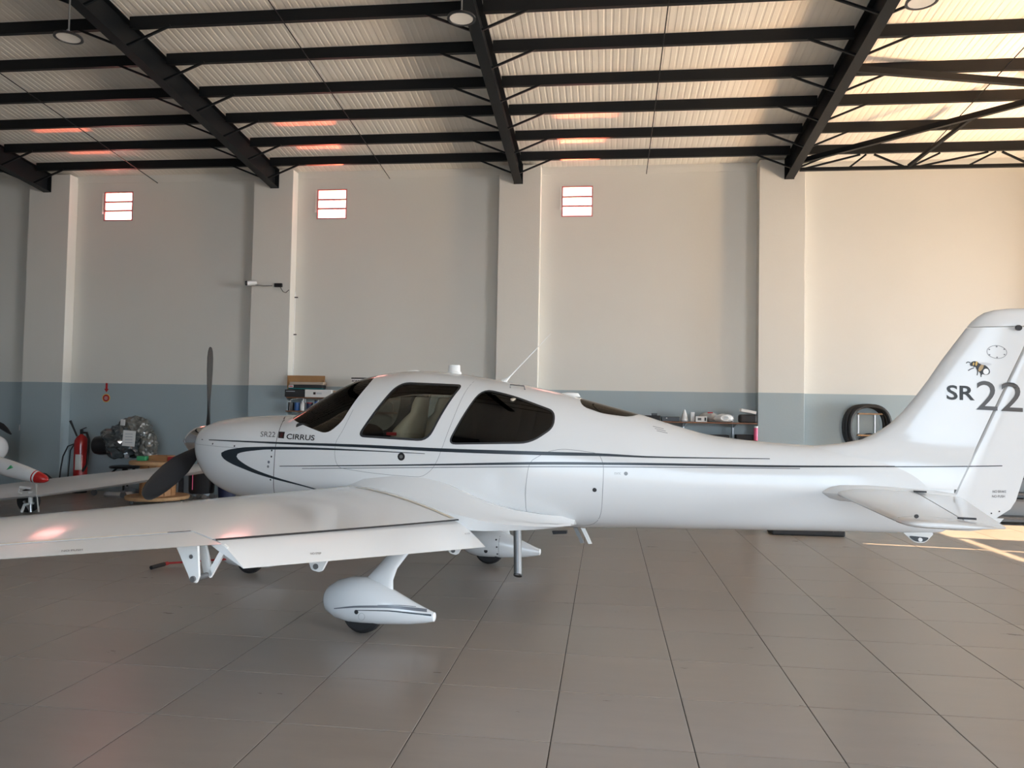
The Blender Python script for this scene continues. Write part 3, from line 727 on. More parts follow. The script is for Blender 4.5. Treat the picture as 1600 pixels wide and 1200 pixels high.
for sgn in (1, -1):
    root = bpy.data.objects.new('wing', None)
    cutf = lambda b: lerp(.885, .93, (b-.5)/(3.45-.5)) if b <= 3.451 else .80
    bs = [.42, .6, .8, 1.1, 1.5, 2.0, 2.5, 3.0, 3.3, 3.45]
    def uniform(b, cut):
        n = 26; pts = []
        for k in range(n): x = cut*.5*(1+math.cos(math.pi*k/(n-1))); pts.append(wing_pt(b, x, up_at(x), sgn))
        for k in range(1, n): x = (cut-.055)*.5*(1-math.cos(math.pi*k/(n-1))); pts.append(wing_pt(b, x, lo_at(x), sgn))
        return pts
    w = MB().loft([uniform(b, cutf(b)) for b in bs])
    bs2 = [3.4501, 3.6, 4.0, 4.4, 4.8, 5.15]
    w.loft([uniform(b, .80) for b in bs2])
    # rounded tip with full chord
    w.loft([uniform(b, 1.0) for b in (5.1501, 5.35)]+[[wing_pt(BTIP, .5, 0, sgn).lerp(p, s_)+Lc(0, sgn*d, 0) for p in uniform(5.45, 1.0)] for s_, d in ((.98, -.08), (.85, -.02), (.55, .02))])
    wo = w.build('wing', 'white_paint', plane, smooth=True, ang=62)
    # aileron
    al = MB(); rings = []
    for b in (3.47, 4.0, 4.6, 5.14):
        rg = []
        for x in (1.0, .94, .88, .82): rg.append(wing_pt(b, x, up_at(x), sgn))
        rg.append(wing_pt(b, .81, (up_at(.81)+lo_at(.81))/2, sgn))
        for x in (.82, .88, .94, .995): rg.append(wing_pt(b, x, lo_at(x), sgn))
        rings.append(rg)
    al.loft(rings).build('aileron', 'white_paint', plane, smooth=True)
    # flap, lowered
    fp = MB(); rings = []; DEF = math.radians(31)
    for b in (BFI, 1.3, 1.9, 2.5, 3.0, BFO-.02):
        la, lz = wing_le(b); ta, tz = wing_te(b); c = ta-la
        t = (b-BFI)/(BFO-BFI)
        ha, hz = lerp(.47, .135, t), lerp(.838, 1.062, t)-.012     # nose of the flap
        ch = lerp(.36, .26, t); rg = []
        for (x, zz) in [(1, .004), (.75, .055), (.5, .095), (.25, .115), (.1, .10), (0.02, .05), (0, -.01), (.08, -.06), (.25, -.06), (.5, -.04), (.75, -.022), (1, -.004)]:
            x_ = x*ch; z_ = (zz-.10)*ch
            rg.append(Lc(ha+x_*math.cos(DEF)+z_*math.sin(DEF), sgn*b, hz-x_*math.sin(DEF)+z_*math.cos(DEF)))
        rings.append(rg)
    fo = fp.loft(rings).build('flap', 'white_paint', plane, smooth=True)
    # hinge brackets under the wing
    for (b, big) in ((3.52, 1.0), (2.62, .6), (1.02, .5), (4.7, .7)):
        la, lz = wing_le(b); ta, tz = wing_te(b)
        h0 = Vector((ta-.05*big-.10, tz+.01)); s_ = big*.24
        if big == 1.0:
            poly = [(ta-.26, tz+.02), (ta-.10, tz+.015), (ta-.085, tz-.17), (ta-.10, tz-.205), (ta-.135, tz-.20), (ta-.155, tz-.16)]
            br = MB().prism(poly, lambda a, z, q: Lc(a, sgn*q, z), b-.008, b+.008).build('hinge_bracket', 'white_matte', plane)
            MB().bar(Lc(ta-.105, sgn*(b-.10), tz-.19), Lc(ta+.0, sgn*(b-.10), tz-.02), .016, .03).build('bracket_link', 'white_matte', br)
            MB().bar(Lc(ta-.105, sgn*(b-.10), tz-.19), Lc(ta-.16, sgn*(b-.10), tz-.01), .016, .05).build('bracket_link', 'white_matte', br)
            MB().tube([Lc(ta-.115, sgn*(b+.02), tz-.185), Lc(ta-.115, sgn*(b-.12), tz-.185)], .016, 10).build('pivot_bolt', 'grey_steel', br)
            MB().tube([Lc(ta-.135, sgn*(b+.012), tz-.07), Lc(ta-.135, sgn*(b-.01), tz-.07)], .012, 8).build('pivot_bolt', 'grey_steel', br)
        elif big == .7:
            MB().prism([(ta-.16, tz), (ta-.03, tz), (ta-.06, tz-.05), (ta-.10, tz-.05)], lambda a, z, q: Lc(a, sgn*q, z), b-.012, b+.012).build('hinge_bracket', 'white_matte', plane)
        else:
            t = (b-BFI)/(BFO-BFI); qa, qz = lerp(.66, .20, t), lerp(.68, .92, t)
            br = MB().prism(rounded([(qa-.15, qz+.06), (qa+.04, qz-.02), (qa-.02, qz-.13), (qa-.09, qz-.12)], .02, 3), lambda a, z, q: Lc(a, sgn*q, z), b-.012, b+.012).build('hinge_bracket', 'white_matte', plane)
            MB().tube([Lc(qa-.055, sgn*(b+.02), qz-.095), Lc(qa-.055, sgn*(b-.02), qz-.095)], .018, 10).build('pivot_bolt', 'grey_steel', br)
    # wing-root fairing: swells from the hull onto the wing and runs aft to a thin ledge
    rings = []
    fa = [-.95, -.75, -.5, -.2, .1, .35, .55, .75, .95, 1.15, 1.32, 1.42]
    ztop = [.90, 1.06, 1.12, 1.135, 1.11, 1.045, .97, .90, .855, .825, .805, .80]
    wid = [.62, .70, .74, .77, .79, .81, .83, .82, .78, .70, .60, .52]
    zlo = [.80, .76, .73, .72, .72, .725, .735, .74, .75, .76, .772, .785]
    for a, zt, wd, zl in zip(fa, ztop, wid, zlo):
        zw = lerp(zt, zl, .55) if a < .3 else lerp(zl, zt, .55)
        rings.append([Lc(a, sgn*.30, zt+.02), Lc(a, sgn*(wd-.19), zt+.045), Lc(a, sgn*(wd-.12), zt-.012), Lc(a, sgn*(wd-.06), lerp(zt, zw, .55)), Lc(a, sgn*(wd-.02), zw+.012), Lc(a, sgn*wd, zw-.004), Lc(a, sgn*(wd-.03), zl), Lc(a, sgn*.30, zl-.01)])
    MB().loft(rings).build('wing_root_fairing', 'white_paint', plane, smooth=True)

    # seal strip along the wing root, dark slot ahead of the flap, pale slot ahead of the aileron
    def wstrip(rows, name, m): MB().add([p_ for r_ in rows for p_ in r_], [(2*k, 2*k+1, 2*k+3, 2*k+2) for k in range(len(rows)-1)]).build(name, m, plane, fix=False, smooth=True)
    up_off = Vector((0, 0, .0035))
    wstrip([(wing_pt(lerp(.80, .845, (x-.2)/.66), x, up_at(x), sgn)+up_off, wing_pt(lerp(.83, .905, (x-.2)/.66), x, up_at(x), sgn)+up_off) for x in np.linspace(.2, .875, 24)], 'root_seal', 'cream_seal')
    wstrip([(wing_pt(b, cutf(b)+.001, up_at(cutf(b)), sgn)+Vector((.001, 0, .001)), wing_pt(b, cutf(b)+.003, up_at(cutf(b)), sgn)+Vector((.004, 0, -.010))) for b in np.linspace(.82, 3.44, 30)], 'flap_slot', 'line_dark')
    wstrip([(wing_pt(b, .795, up_at(.795), sgn)+up_off*.5, wing_pt(b, .806, up_at(.806), sgn)+up_off*.5) for b in np.linspace(3.6, 5.1, 20)], 'aileron_seal', 'cream_seal')
    wstrip([(wing_pt(b, .80, up_at(.80), sgn)+up_off*.7, wing_pt(b, .81, up_at(.81), sgn)+up_off*.7) for b in np.linspace(3.47, 3.62, 4)], 'aileron_slot', 'line_dark')
    if sgn == 1:
        FLAP = BVHTree.FromPolygons([Vector(v) for v in fp.v], fp.f); AIL = BVHTree.FromPolygons([Vector(v) for v in al.v], al.f)
        def flat_mark(txt, x0, y0, h, wd, tree, dy, nm):
            cu = bpy.data.curves.new('t', 'FONT'); cu.body = txt; to = bpy.data.objects.new('t', cu); COL.objects.link(to); bpy.context.view_layer.update()
            me = bpy.data.meshes.new_from_object(to.evaluated_get(bpy.context.evaluated_depsgraph_get())); bpy.data.objects.remove(to)
            X = [v.co.x for v in me.vertices]; Yv = [v.co.y for v in me.vertices]; vs = []
            for v in me.vertices:
                u_ = (v.co.x-min(X))/(max(X)-min(X)); w_ = (v.co.y-min(Yv))/(max(Yv)-min(Yv))
                hh_ = tree.ray_cast(CAML, lray(x0+u_*wd, y0+u_*dy-w_*h))
                if hh_[0] is None: return
                n_ = hh_[1] if hh_[1].dot(CAML-hh_[0]) > 0 else -hh_[1]; vs.append(hh_[0]+n_*.003)
            MB().add(vs, [tuple(p_.vertices) for p_ in me.polygons]).build(nm, 'letter_grey', plane, fix=False)
        flat_mark('NO STEP', 484.5, 867.2, 3.2, 17, FLAP, -.6, 'flap_placard'); flat_mark('NO PUSH', 96, 863.4, 3.0, 33, AIL, -2.0, 'aileron_placard'); flat_mark('NO STEP', 726, 835.5, 2.2, 8, FLAP, -.4, 'flap_placard')

# ---- fin and rudder
def fin_le(z):
    zs = [1.44, 1.50, 1.53, 1.57, 1.63, 1.70, 1.80, 1.92, 2.06, 2.21, 2.34, 2.475, 2.545, 2.585, 2.605, 2.618]
    as_ = [3.00, 3.30, 3.56, 3.73, 3.84, 3.935, 4.03, 4.12, 4.215, 4.307, 4.395, 4.488, 4.54, 4.60, 4.66, 4.74]
    return float(np.interp(z, zs, as_))
def fin_hinge(z): return 4.376+(z-1.128)*.418
def fin_te(z): return 4.80+(z-1.042)*.277
def thick(z): return .052+.05*math.exp(-(z-1.44)/.10)
def fin_ring(z, a0, a1, t, blunt):
    prof_x = [0, .015, .05, .12, .25, .45, .7, 1.0]
    c = a1-a0; th = [0, .35, .60, .82, .98, 1.0, .95 if blunt else .8, .86 if blunt else .6]
    if not blunt: th = [.0]+th[1:]
    L_ = [Lc(a0+x*c, t*h, z) for x, h in zip(prof_x, th)]; R_ = [Lc(a0+x*c, -t*h, z) for x, h in zip(prof_x, th)]
    return L_+list(reversed(R_[1:]))
zz = [1.20, 1.44, 1.47, 1.50, 1.515, 1.53, 1.55, 1.57, 1.60, 1.63, 1.665, 1.70, 1.75, 1.80, 1.92, 2.06, 2.21, 2.34, 2.47]
fr = [fin_ring(z, fin_le(max(z, 1.44)), fin_hinge(z)-.006, thick(max(z, 1.44)), True) for z in zz]
finm = MB().loft(fr); fin = finm.build('tail_fin', 'white_paint', plane, smooth=True)
# rudder
zr = [.985, 1.06, 1.128, 1.3, 1.5, 1.7, 1.9, 2.1, 2.3, 2.47]
def rud_ring(z):
    a0 = fin_hinge(max(z, 1.128))+.008 if z >= 1.128 else 4.384+(1.128-z)*.2; a1 = fin_te(z)-(.10*max(0, (1.10-z)/.12)**1.5)
    t = .043
    xs_ = [0, .03, .10, .3, .6, 1.0]; th = [.55, .9, 1.0, .8, .42, .05]
    L_ = [Lc(a0+x*(a1-a0), t*h, z) for x, h in zip(xs_, th)]; R_ = [Lc(a0+x*(a1-a0), -t*h, z) for x, h in zip(xs_, th)]
    return L_+list(reversed(R_))
rudm = MB().loft([rud_ring(z) for z in zr]); rud = rudm.build('rudder', 'white_paint', plane, smooth=True)
# lower rudder fairing with rounded tail
lr = [[Lc(a0+x*(a1-a0), s_*t*h, z) for s_, seq in ((1, [(0, .5), (.2, 1), (.6, .7), (1, .06)]), (-1, [(1, .06), (.6, .7), (.2, 1), (0, .5)])) for x, h in seq] for z, a0, a1, t in ((.985, 4.36, 4.742, .043), (.95, 4.33, 4.715, .042), (.91, 4.28, 4.66, .038), (.885, 4.25, 4.58, .028), (.872, 4.28, 4.50, .010))]
MB().loft(lr).build('rudder_fairing', 'white_paint', plane, smooth=True)
# fin cap
cap = []
for z, a0, a1, t in ((2.478, 4.49, 5.17, .050), (2.52, 4.522, 5.18, .050), (2.56, 4.565, 5.19, .046), (2.59, 4.61, 5.18, .038), (2.61, 4.68, 5.14, .024), (2.618, 4.76, 5.06, .008)):
    cap.append(fin_ring(z, a0, a1, t, False))
MB().loft(cap).build('fin_cap', 'white_paint', plane, smooth=True)
FIN = BVHTree.FromPolygons([Vector(v) for v in finm.v]+[Vector(v) for v in rudm.v], list(finm.f)+[tuple(i+len(finm.v) for i in q) for q in rudm.f])
TAIL = BVHTree.FromPolygons([Vector(v) for v in outer.v]+[Vector(v) for v in finm.v]+[Vector(v) for v in rudm.v], list(outer.f)+[tuple(i+len(outer.v) for i in q) for q in finm.f]+[tuple(i+len(outer.v)+len(finm.v) for i in q) for q in rudm.f])
MB().tube([Lc(4.83, .045, 2.466), Lc(4.83, .075, 2.460)], .022, 10).build('strobe_lens', 'black_plastic', plane)
text_on('SR', 1479, 624.5, 23, 'tail_lettering', 'letter_black', FIN, dx=(1, .035), width=44, bold=True)
text_on('2', 1525.5, 640, 45.5, 'tail_numeral', 'letter_grey', FIN, dx=(1, .05), width=33)
text_on('2', 1564, 642, 45.5, 'tail_numeral', 'letter_grey', FIN, dx=(1, .05), width=34)
text_on('NO BRAKE', 1551, 770, 4, 'rudder_placard', 'letter_grey', FIN, width=21)
text_on('NO PUSH', 1550, 777.5, 4, 'rudder_placard', 'letter_grey', FIN, width=20)
px_strip([(1385, 728.4), (1428, 728.4), (1480, 728.2), (1566, 727.2)], [(1385, 730.1), (1428, 730.0), (1480, 729.8), (1566, 728.6)], 'tail_pinstripe', 'stripe_dark', TAIL, n=30)
ins = [(1557.5+15.5*math.cos(q), 550+10*math.sin(q)+.06*15.5*math.cos(q)) for q in [2*math.pi*k/28 for k in range(29)]]
px_line(ins, .004, 'inspection_cover', 'line_grey', FIN)
for k in range(6):
    q = 2*math.pi*k/6+.5; disc_on(1557.5+13.5*math.cos(q), 550+8.4*math.sin(q), .006, 'cover_screw', 'line_grey', FIN)
disc_on(1543.5, 668.5, .017, 'hinge_bolt', 'line_dark', FIN, off=.003)
for (x, y) in ((1537, 804.5), (1548.8, 802), (1561.2, 799)): disc_on(x, y, .006, 'rudder_rivet', 'line_dark', FIN, off=.003)
px_line([(1538, 807), (1560, 802), (1578, 797)], .004, 'rudder_joint', 'line_grey', FIN)
# bumblebee emblem on the fin
def poly_on(px, name, m, off, tree=FIN):
    vs = []
    for x, y in px:
        c = hull(x, y, tree); q = on_body(1, c[0], c[1], tree, off) if c else None
        if q is None: return
        vs.append(q)
    c0 = sum(vs, Vector())/len(vs); n = len(vs)
    MB().add([c0]+vs, [(0, k+1, (k+1) % n+1) for k in range(n)]).build(name, m, plane)
def ell(cx, cy, rx, ry, rot=0, n=20, t0=0, t1=2*math.pi):
    out = []
    for k in range(n):
        q = t0+(t1-t0)*k/n; x, y = rx*math.cos(q), ry*math.sin(q); out.append((cx+x*math.cos(rot)-y*math.sin(rot), cy+x*math.sin(rot)+y*math.cos(rot)))
    return out
poly_on(ell(1535.5, 576.8, 12.5, 7.2, .55), 'bee_abdomen', 'letter_black', .0020)
poly_on(ell(1532.8, 574.6, 3.0, 6.6, .55), 'bee_band', 'bee_tan', .0028)
poly_on(ell(1540.5, 580.6, 4.4, 4.6, .55), 'bee_tail', 'decal_white', .0028)
poly_on(ell(1523.5, 569.0, 6.6, 4.6, .2), 'bee_thorax', 'letter_black', .0020)
poly_on(ell(1525.5, 568.0, 1.7, 3.7, .2), 'bee_band', 'bee_yellow', .0028)
poly_on(ell(1521.0, 568.6, 1.1, 2.6, .2), 'bee_band', 'bee_yellow', .0028)
poly_on(ell(1517.8, 569.2, 2.4, 3.0, .1), 'bee_head', 'letter_black', .0024)
poly_on(ell(1540, 568.6, 9.4, 2.2, .10), 'bee_wing', 'wing_grey', .0036)
for pts in ([(1516, 566.5), (1512, 565.5), (1509.5, 567.5)], [(1522, 574.5), (1516, 577), (1512.5, 579.2)], [(1527, 576), (1527.5, 582), (1526.5, 586.5)], [(1530, 577), (1532.5, 584), (1532.8, 589)], [(1531, 577), (1534.5, 582), (1533.5, 586)]):
    px_line(pts, .007, 'bee_leg', 'letter_black', FIN, off=.0024)

# ---- horizontal tail
def stab_sec(b):
    t = min(max((b-.10)/(1.72-.10), 0), 1); return (lerp(3.50, 3.752, t), lerp(4.43, 4.315, t), lerp(1.140, 1.118, t))
def stab_ring(b, x0, x1, sgn, th=.10, n=12, zoff=0., blunt0=False):
    le, te, z = stab_sec(b); c = te-le; pts = []
    f = lambda x: 5*th*(.2969*math.sqrt(max(x, 0))-.126*x-.3516*x*x+.2843*x**3-.1015*x**4)
    for k in range(n+1): x = x0+(x1-x0)*.5*(1+math.cos(math.pi*k/n)); pts.append(Lc(le+c*x, sgn*b, z+zoff+f(x)*c))
    for k in range(1, n): x = x0+(x1-x0)*.5*(1-math.cos(math.pi*k/n)); pts.append(Lc(le+c*x, sgn*b, z+zoff-f(x)*c))
    return pts
for sgn in (1, -1):
    MB().loft([stab_ring(b, 0, .64, sgn) for b in (.03, .3, .7, 1.1, 1.5, 1.60)]).build('tailplane', 'white_paint', plane, smooth=True)
    MB().loft([stab_ring(b, .655, 1.0, sgn) for b in (.09, .3, .7, 1.1, 1.5, 1.60)]).build('elevator', 'white_paint', plane, smooth=True)
    tipr = []
    for b, s_, th in ((1.608, 1.0, .10), (1.66, 1.0, .10), (1.71, .98, .095), (1.745, .93, .08), (1.762, .85, .05), (1.766, .78, .02)):
        rg = stab_ring(min(b, 1.72), 0, 1.0, sgn, th); cc = Lc(4.05, sgn*b, 1.118)
        tipr.append([Lc(lerp(cc.x, p.x, s_), sgn*b, p.z) for p in rg])
    MB().loft(tipr).build('tailplane_tip', 'white_paint', plane, smooth=True)
    # root fillet
    rings = []
    for a, w, h in ((3.42, .02, .012), (3.47, .055, .05), (3.55, .075, .07), (3.75, .085, .075), (4.0, .085, .065), (4.25, .075, .05), (4.40, .05, .03)):
        hw = interp(a, SA, [r[3] for r in ST]); z = 1.14
        rings.append([Lc(a, sgn*(hw-.04+(w+.03)*math.cos(q)), z+h*math.sin(q)) for q in [2*math.pi*k/14 for k in range(14)]])
    MB().loft(rings).build('tailplane_fillet', 'white_paint', plane, smooth=True)
MB().tube([Lc(3.83, 1.755, 1.165), Lc(3.83, 1.775, 1.168)], .012, 8).build('tip_screw', 'line_dark', plane)
MB().box(Lc(4.13, .16, 1.178), (.09, .02, .012)).build('tailplane_slot', 'line_dark', plane)
MB().box(Lc(4.13, 1.61, 1.152), (.10, .014, .012)).build('tailplane_slot', 'line_dark', plane)
MB().box(Lc(4.50, 0, 1.0), (.012, .03, .09)).build('tail_link', 'black_plastic', plane)
# tail skid with tie-down eye
td = MB().prism(rounded([(4.02, .845), (4.26, .845), (4.19, .76), (4.11, .76)], .03, 4), lambda a, z, b: Lc(a, b, z), -.02, .02).build('tie_down_skid', 'white_matte', plane)
MB().prism(rounded([(4.065, .812), (4.225, .806), (4.185, .768), (4.115, .768)], .03, 4), lambda a, z, b: Lc(a, b, z), .0205, .026).build('skid_face', 'black_plastic', td)
MB().lathe([(.016, -.004), (.016, .004)], 12, Lc(4.155, .029, .786), 'Y').build('tie_down_eye', 'decal_white', td)

# ---- undercarriage
def pant(a0, b, name, ln=.95, near=True, sgn=1):
    """teardrop wheel fairing, leg, wheel at (a0, b)"""
    prof = [(-.345, .245, .008, .01), (-.335, .24, .055, .06), (-.30, .238, .095, .105), (-.22, .242, .125, .150), (-.10, .250, .142, .178), (.02, .252, .142, .178), (.14, .240, .128, .160), (.28, .215, .098, .122), (.42, .192, .066, .085), (.54, .180, .042, .052), (.60, .178, .030, .034), (.606, .178, .018, .020)]
    rings = []
    for x, zc, hw, hh in prof:
        rg = []
        for k in range(24):
            q = 2*math.pi*k/24; s_ = math.sin(q); zz_ = zc+hh*math.copysign(abs(s_)**.9, s_); zz_ = max(zz_, .078+max(0, x-.25)*.16)
            rg.append(Lc(a0+x, b+hw*math.cos(q), zz_))
        rings.append(rg)
    m = MB().loft(rings); o = m.build(name, 'white_paint', plane, smooth=True)
    tree = BVHTree.FromPolygons([Vector(v) for v in m.v], m.f)
    MB().lathe([(.05, -.065), (.14, -.066), (.165, -.045), (.172, 0), (.165, .045), (.14, .066), (.05, .065)], 28, Lc(a0, b, .172), 'Y').build('tyre', 'rubber', o, smooth=True)
    return o, tree
for sgn in (1, -1):
    po, ptree = pant(0., sgn*1.464, 'wheel_fairing', sgn=sgn)
    leg = []
    for (a, b, z, ca, cb) in ((.10, 1.47, .30, .155, .045), (.125, 1.44, .42, .110, .038), (.15, 1.37, .50, .085, .030), (.19, 1.24, .60, .082, .028), (.23, 1.05, .69, .088, .028), (.27, .80, .77, .10, .03), (.30, .55, .80, .11, .035)):
        rg = []
        for k in range(16):
            q = 2*math.pi*k/16; rg.append(Lc(a+ca*math.cos(q), sgn*(b), z)+Lc(0, sgn*cb*math.sin(q)*.6, cb*math.sin(q)*.8))
        leg.append(rg)
    MB().loft(leg).build('gear_leg', 'white_paint', plane, smooth=True)
    if sgn == 1:
        def hullp(x, y): 
            h = ptree.ray_cast(CAML, lray(x, y)); return (h[0].x, h[0].z) if h[0] is not None else None
        def pstrip(top, bot, m):
            A_ = [hullp(*p) for p in spl(top, 20)]; B_ = [hullp(*p) for p in spl(bot, 20)]
            ok = [(p, q) for p, q in zip(A_, B_) if p and q]
            if len(ok) > 2: strip_on([p for p, q in ok], [q for p, q in ok], 'fairing_stripe', m, ptree, .0016, po)
        pstrip([(522, 950), (560, 946.3), (600, 946), (640, 948.5), (675, 952.5)], [(522, 951.5), (560, 949.5), (600, 950), (640, 953.5), (675, 957.5)], 'stripe_grey')
        pstrip([(556, 953), (600, 953.5), (640, 956.5), (674, 960)], [(556, 954), (600, 955), (640, 959), (674, 963)], 'stripe_dark')
        pstrip([(590, 945.2), (620, 945.2), (650, 947.5)], [(590, 945.8), (620, 946.4), (650, 948.5)], 'stripe_grey')
        c = hullp(557, 956); q = on_body(1, c[0], c[1], ptree, .003)
        MB().lathe([(.017, -.002), (.017, .002)], 12, q, 'Y').build('axle_cap', 'line_dark', po)
        px = [hullp(565+5*math.cos(k*math.pi/8), 963.5+5.5*math.sin(k*math.pi/8)) for k in range(17)]
        line_on([p for p in px if p], .002, 'cap_outline', 'line_grey', ptree, parent=po)
    else:
        for (a, z) in ((-.05, .25), (-.12, .22), (.0, .165), (.12, .30), (.13, .22), (.13, .14), (.10, .10)):
            q = None
            h = ptree.ray_cast(Lc(a, 2, z), Lc(0, -1, 0))
            if h[0] is not None: MB().lathe([(.010 if (a, z) != (.0, .165) else .022, -.002), (.010 if (a, z) != (.0, .165) else .022, .002)], 10, h[0]+Lc(0, .002, 0), 'Y').build('fairing_screw', 'line_dark', po)
        line_on([(.155, .34), (.15, .22), (.145, .09)], .005, 'fairing_joint', 'line_grey', ptree, parent=po)
# nose wheel
prof = [(-.36, .18, .01, .012), (-.33, .18, .06, .07), (-.22, .19, .10, .125), (-.05, .20, .115, .15), (.1, .195, .105, .135), (.25, .18, .075, .10), (.38, .17, .04, .05), (.44, .165, .012, .012)]
rings = []
for x, zc, hw, hh in prof:
    rings.append([Lc(-2.138+x, hw*math.cos(q), max(zc+hh*math.sin(q), .075)) for q in [2*math.pi*k/20 for k in range(20)]])
nw = MB().loft(rings).build('nose_wheel_fairing', 'white_paint', plane, smooth=True)
MB().lathe([(.04, -.05), (.12, -.055), (.148, -.035), (.155, 0), (.148, .035), (.12, .055), (.04, .05)], 26, Lc(-2.138, 0, .155), 'Y').build('tyre', 'rubber', nw, smooth=True)
MB().tube([Lc(-2.12, 0, .30), Lc(-2.08, 0, .50), Lc(-1.98, 0, .68), Lc(-1.90, 0, .82)], [.035, .04, .045, .05], 12).build('nose_gear_leg', 'white_paint', plane, smooth=True)

# ---- propeller and spinner
SPZ = 1.362
MB().lathe([(.0, -3.04), (.012, -3.036), (.035, -3.015), (.07, -2.975), (.085, -2.955)], 28, Lc(0, 0, SPZ), 'X').build('spinner_tip', 'chrome', plane, smooth=True)
MB().lathe([(.084, -2.957), (.12, -2.91), (.15, -2.85), (.17, -2.78), (.178, -2.70), (.178, -2.658)], 32, Lc(0, 0, SPZ), 'X').build('spinner', 'chrome', plane, smooth=True)
def blade(ang):
    rings = []
    for r, c, th, tw in ((.10, .05, .05, 60), (.18, .062, .042, 52), (.30, .105, .030, 42), (.45, .148, .022, 33), (.62, .160, .017, 27), (.78, .150, .013, 23), (.90, .128, .010, 20), (.97, .098, .008, 19), (1.005, .062, .006, 18), (1.018, .03, .004, 18)):
        rg = []; tq = math.radians(tw)
        for k in range(14):
            q = 2*math.pi*k/14; u_, v_ = .72*c*math.cos(q), .5*th*math.sin(q)
            ta = u_*math.sin(tq)+v_*math.cos(tq); tt = u_*math.cos(tq)-v_*math.sin(tq)       # axial, tangential
            rg.append((r, ta, tt))
        rings.append([Lc(-2.725+p[1], p[0]*math.sin(ang)+p[2]*math.cos(ang), SPZ+p[0]*math.cos(ang)-p[2]*math.sin(ang)) for p in rg])
    return MB().loft(rings).build('propeller_blade', 'black_plastic', plane, smooth=True)
for ang in (0, 120, 240): blade(math.radians(ang))

# ---- cabin interior
MB().add([Lc(-1.5, .55, .80), Lc(1.2, .45, .80), Lc(1.2, -.45, .80), Lc(-1.5, -.55, .80), Lc(-1.5, .55, .78), Lc(1.2, .45, .78), Lc(1.2, -.45, .78), Lc(-1.5, -.55, .78)], [(0, 1, 2, 3), (4, 7, 6, 5), (0, 4, 5, 1), (1, 5, 6, 2), (2, 6, 7, 3), (3, 7, 4, 0)]).build('cabin_floor', 'trim_dark', plane)
MB().prism(rounded([(-1.25, 1.0), (-.86, 1.0), (-.90, 1.52), (-1.0, 1.58), (-1.28, 1.60)], .04, 4), lambda a, z, b: Lc(a, b, z), -.54, .54).build('instrument_panel', 'black_matte', plane, bevel=.01)
def seat(a, b, m='leather'):
    s_ = bpy.data.objects.new('seat', None); COL.objects.link(s_); s_.parent = plane; s_.location = Lc(a, b, 0)
    back = []
    for (x, z, hw, ht) in ((-.02, 1.10, .20, .05), (.0, 1.16, .225, .07), (.03, 1.35, .235, .125), (.085, 1.55, .225, .105), (.15, 1.66, .18, .075), (.185, 1.72, .14, .05), (.20, 1.80, .135, .05), (.212, 1.86, .11, .038), (.216, 1.875, .06, .018)):
        back.append([Vector((x+ht*math.copysign(abs(math.cos(q))**.8, math.cos(q)), hw*math.copysign(abs(math.sin(q))**.6, math.sin(q)), z)) for q in [2*math.pi*k/20 for k in range(20)]])
    MB().loft(back).build('backrest', m, s_, smooth=True)
    MB().box((-.24, 0, 1.06), (.46, .44, .14)).build('cushion', m, s_, bevel=.04)
    MB().box((-.2, 0, .90), (.40, .36, .22)).build('seat_base', 'trim_dark', s_)
    MB().box((.02, -.238, 1.52), (.10, .006, .030)).build('seat_tag', 'red_tag', s_)
    return s_
seat(-.30, .27); seat(-.30, -.27); seat(.62, .25); seat(.62, -.25)
MB().tube([Lc(.16, -.46, 1.98), Lc(.14, -.54, 1.70), Lc(.10, -.56, 1.30)], .03, 8).build('door_post_trim', 'leather', plane)
hd = thing('headset', 'black pilot headset hanging above the beige front seat inside the cabin', 'headset', PM @ Lc(-.20, .10, 1.86), -PSI)
for s_ in (-1, 1): MB().lathe([(.0, -.03), (.045, -.028), (.05, 0), (.042, .024), (0, .03)], 18, (0, s_*.075, -.02), 'Y').build('ear_cup', 'black_plastic', hd, smooth=True)
MB().tube([(0, .085*math.cos(q), .085*math.sin(q)-.01) for q in [math.pi*k/12 for k in range(13)]], .011, 8).build('headband', 'black_plastic', hd, smooth=True)
MB().tube([(0, -.085, -.03), (-.06, -.08, -.08), (-.10, -.05, -.09)], .006, 6).build('microphone_boom', 'black_plastic', hd)

# ---- antennas, step, vents
MB().loft([[Lc(.12+ca*math.cos(q), cb*math.sin(q), z) for q in [2*math.pi*k/16 for k in range(16)]] for z, ca, cb in ((2.085, .075, .05), (2.115, .07, .046), (2.118, .062, .042), (2.178, .058, .04), (2.184, .05, .033))]).build('gps_antenna', 'white_matte', plane, smooth=True)
MB().loft([[Lc(-.31+ca*math.cos(q), cb*math.sin(q), z) for q in [2*math.pi*k/14 for k in range(14)]] for z, ca, cb in ((2.10, .075, .04), (2.128, .06, .03), (2.134, .03, .015))]).build('roof_puck', 'white_matte', plane, smooth=True)
MB().tube([Lc(.62, 0, 2.02), Lc(.66, 0, 2.05), Lc(.70, 0, 2.09), Lc(1.08, 0, 2.475)], [.03, .014, .007, .0035], 8).build('whip_antenna', 'white_matte', plane, smooth=True)
MB().tube([Lc(.80, .33, 1.955), Lc(.80, .335, 1.985), Lc(.93, .33, 1.975), Lc(.935, .32, 1.94)], .006, 6).build('roof_handle', 'grey_steel', plane)
MB().loft([[Lc(1.27+ca*math.cos(q), cb*math.sin(q), z) for q in [2*math.pi*k/14 for k in range(14)]] for z, ca, cb in ((1.89, .10, .04), (1.922, .08, .03), (1.928, .03, .015))]).build('roof_puck', 'white_matte', plane, smooth=True)
st = MB().tube([Lc(.965, .57, .78), Lc(.985, .595, .36)], .034, 14).build('boarding_step', 'grey_steel', plane, smooth=True)
MB().tube([Lc(.985, .592, .362), Lc(.985, .60, .350)], .037, 14).build('step_pad', 'rubber', st)
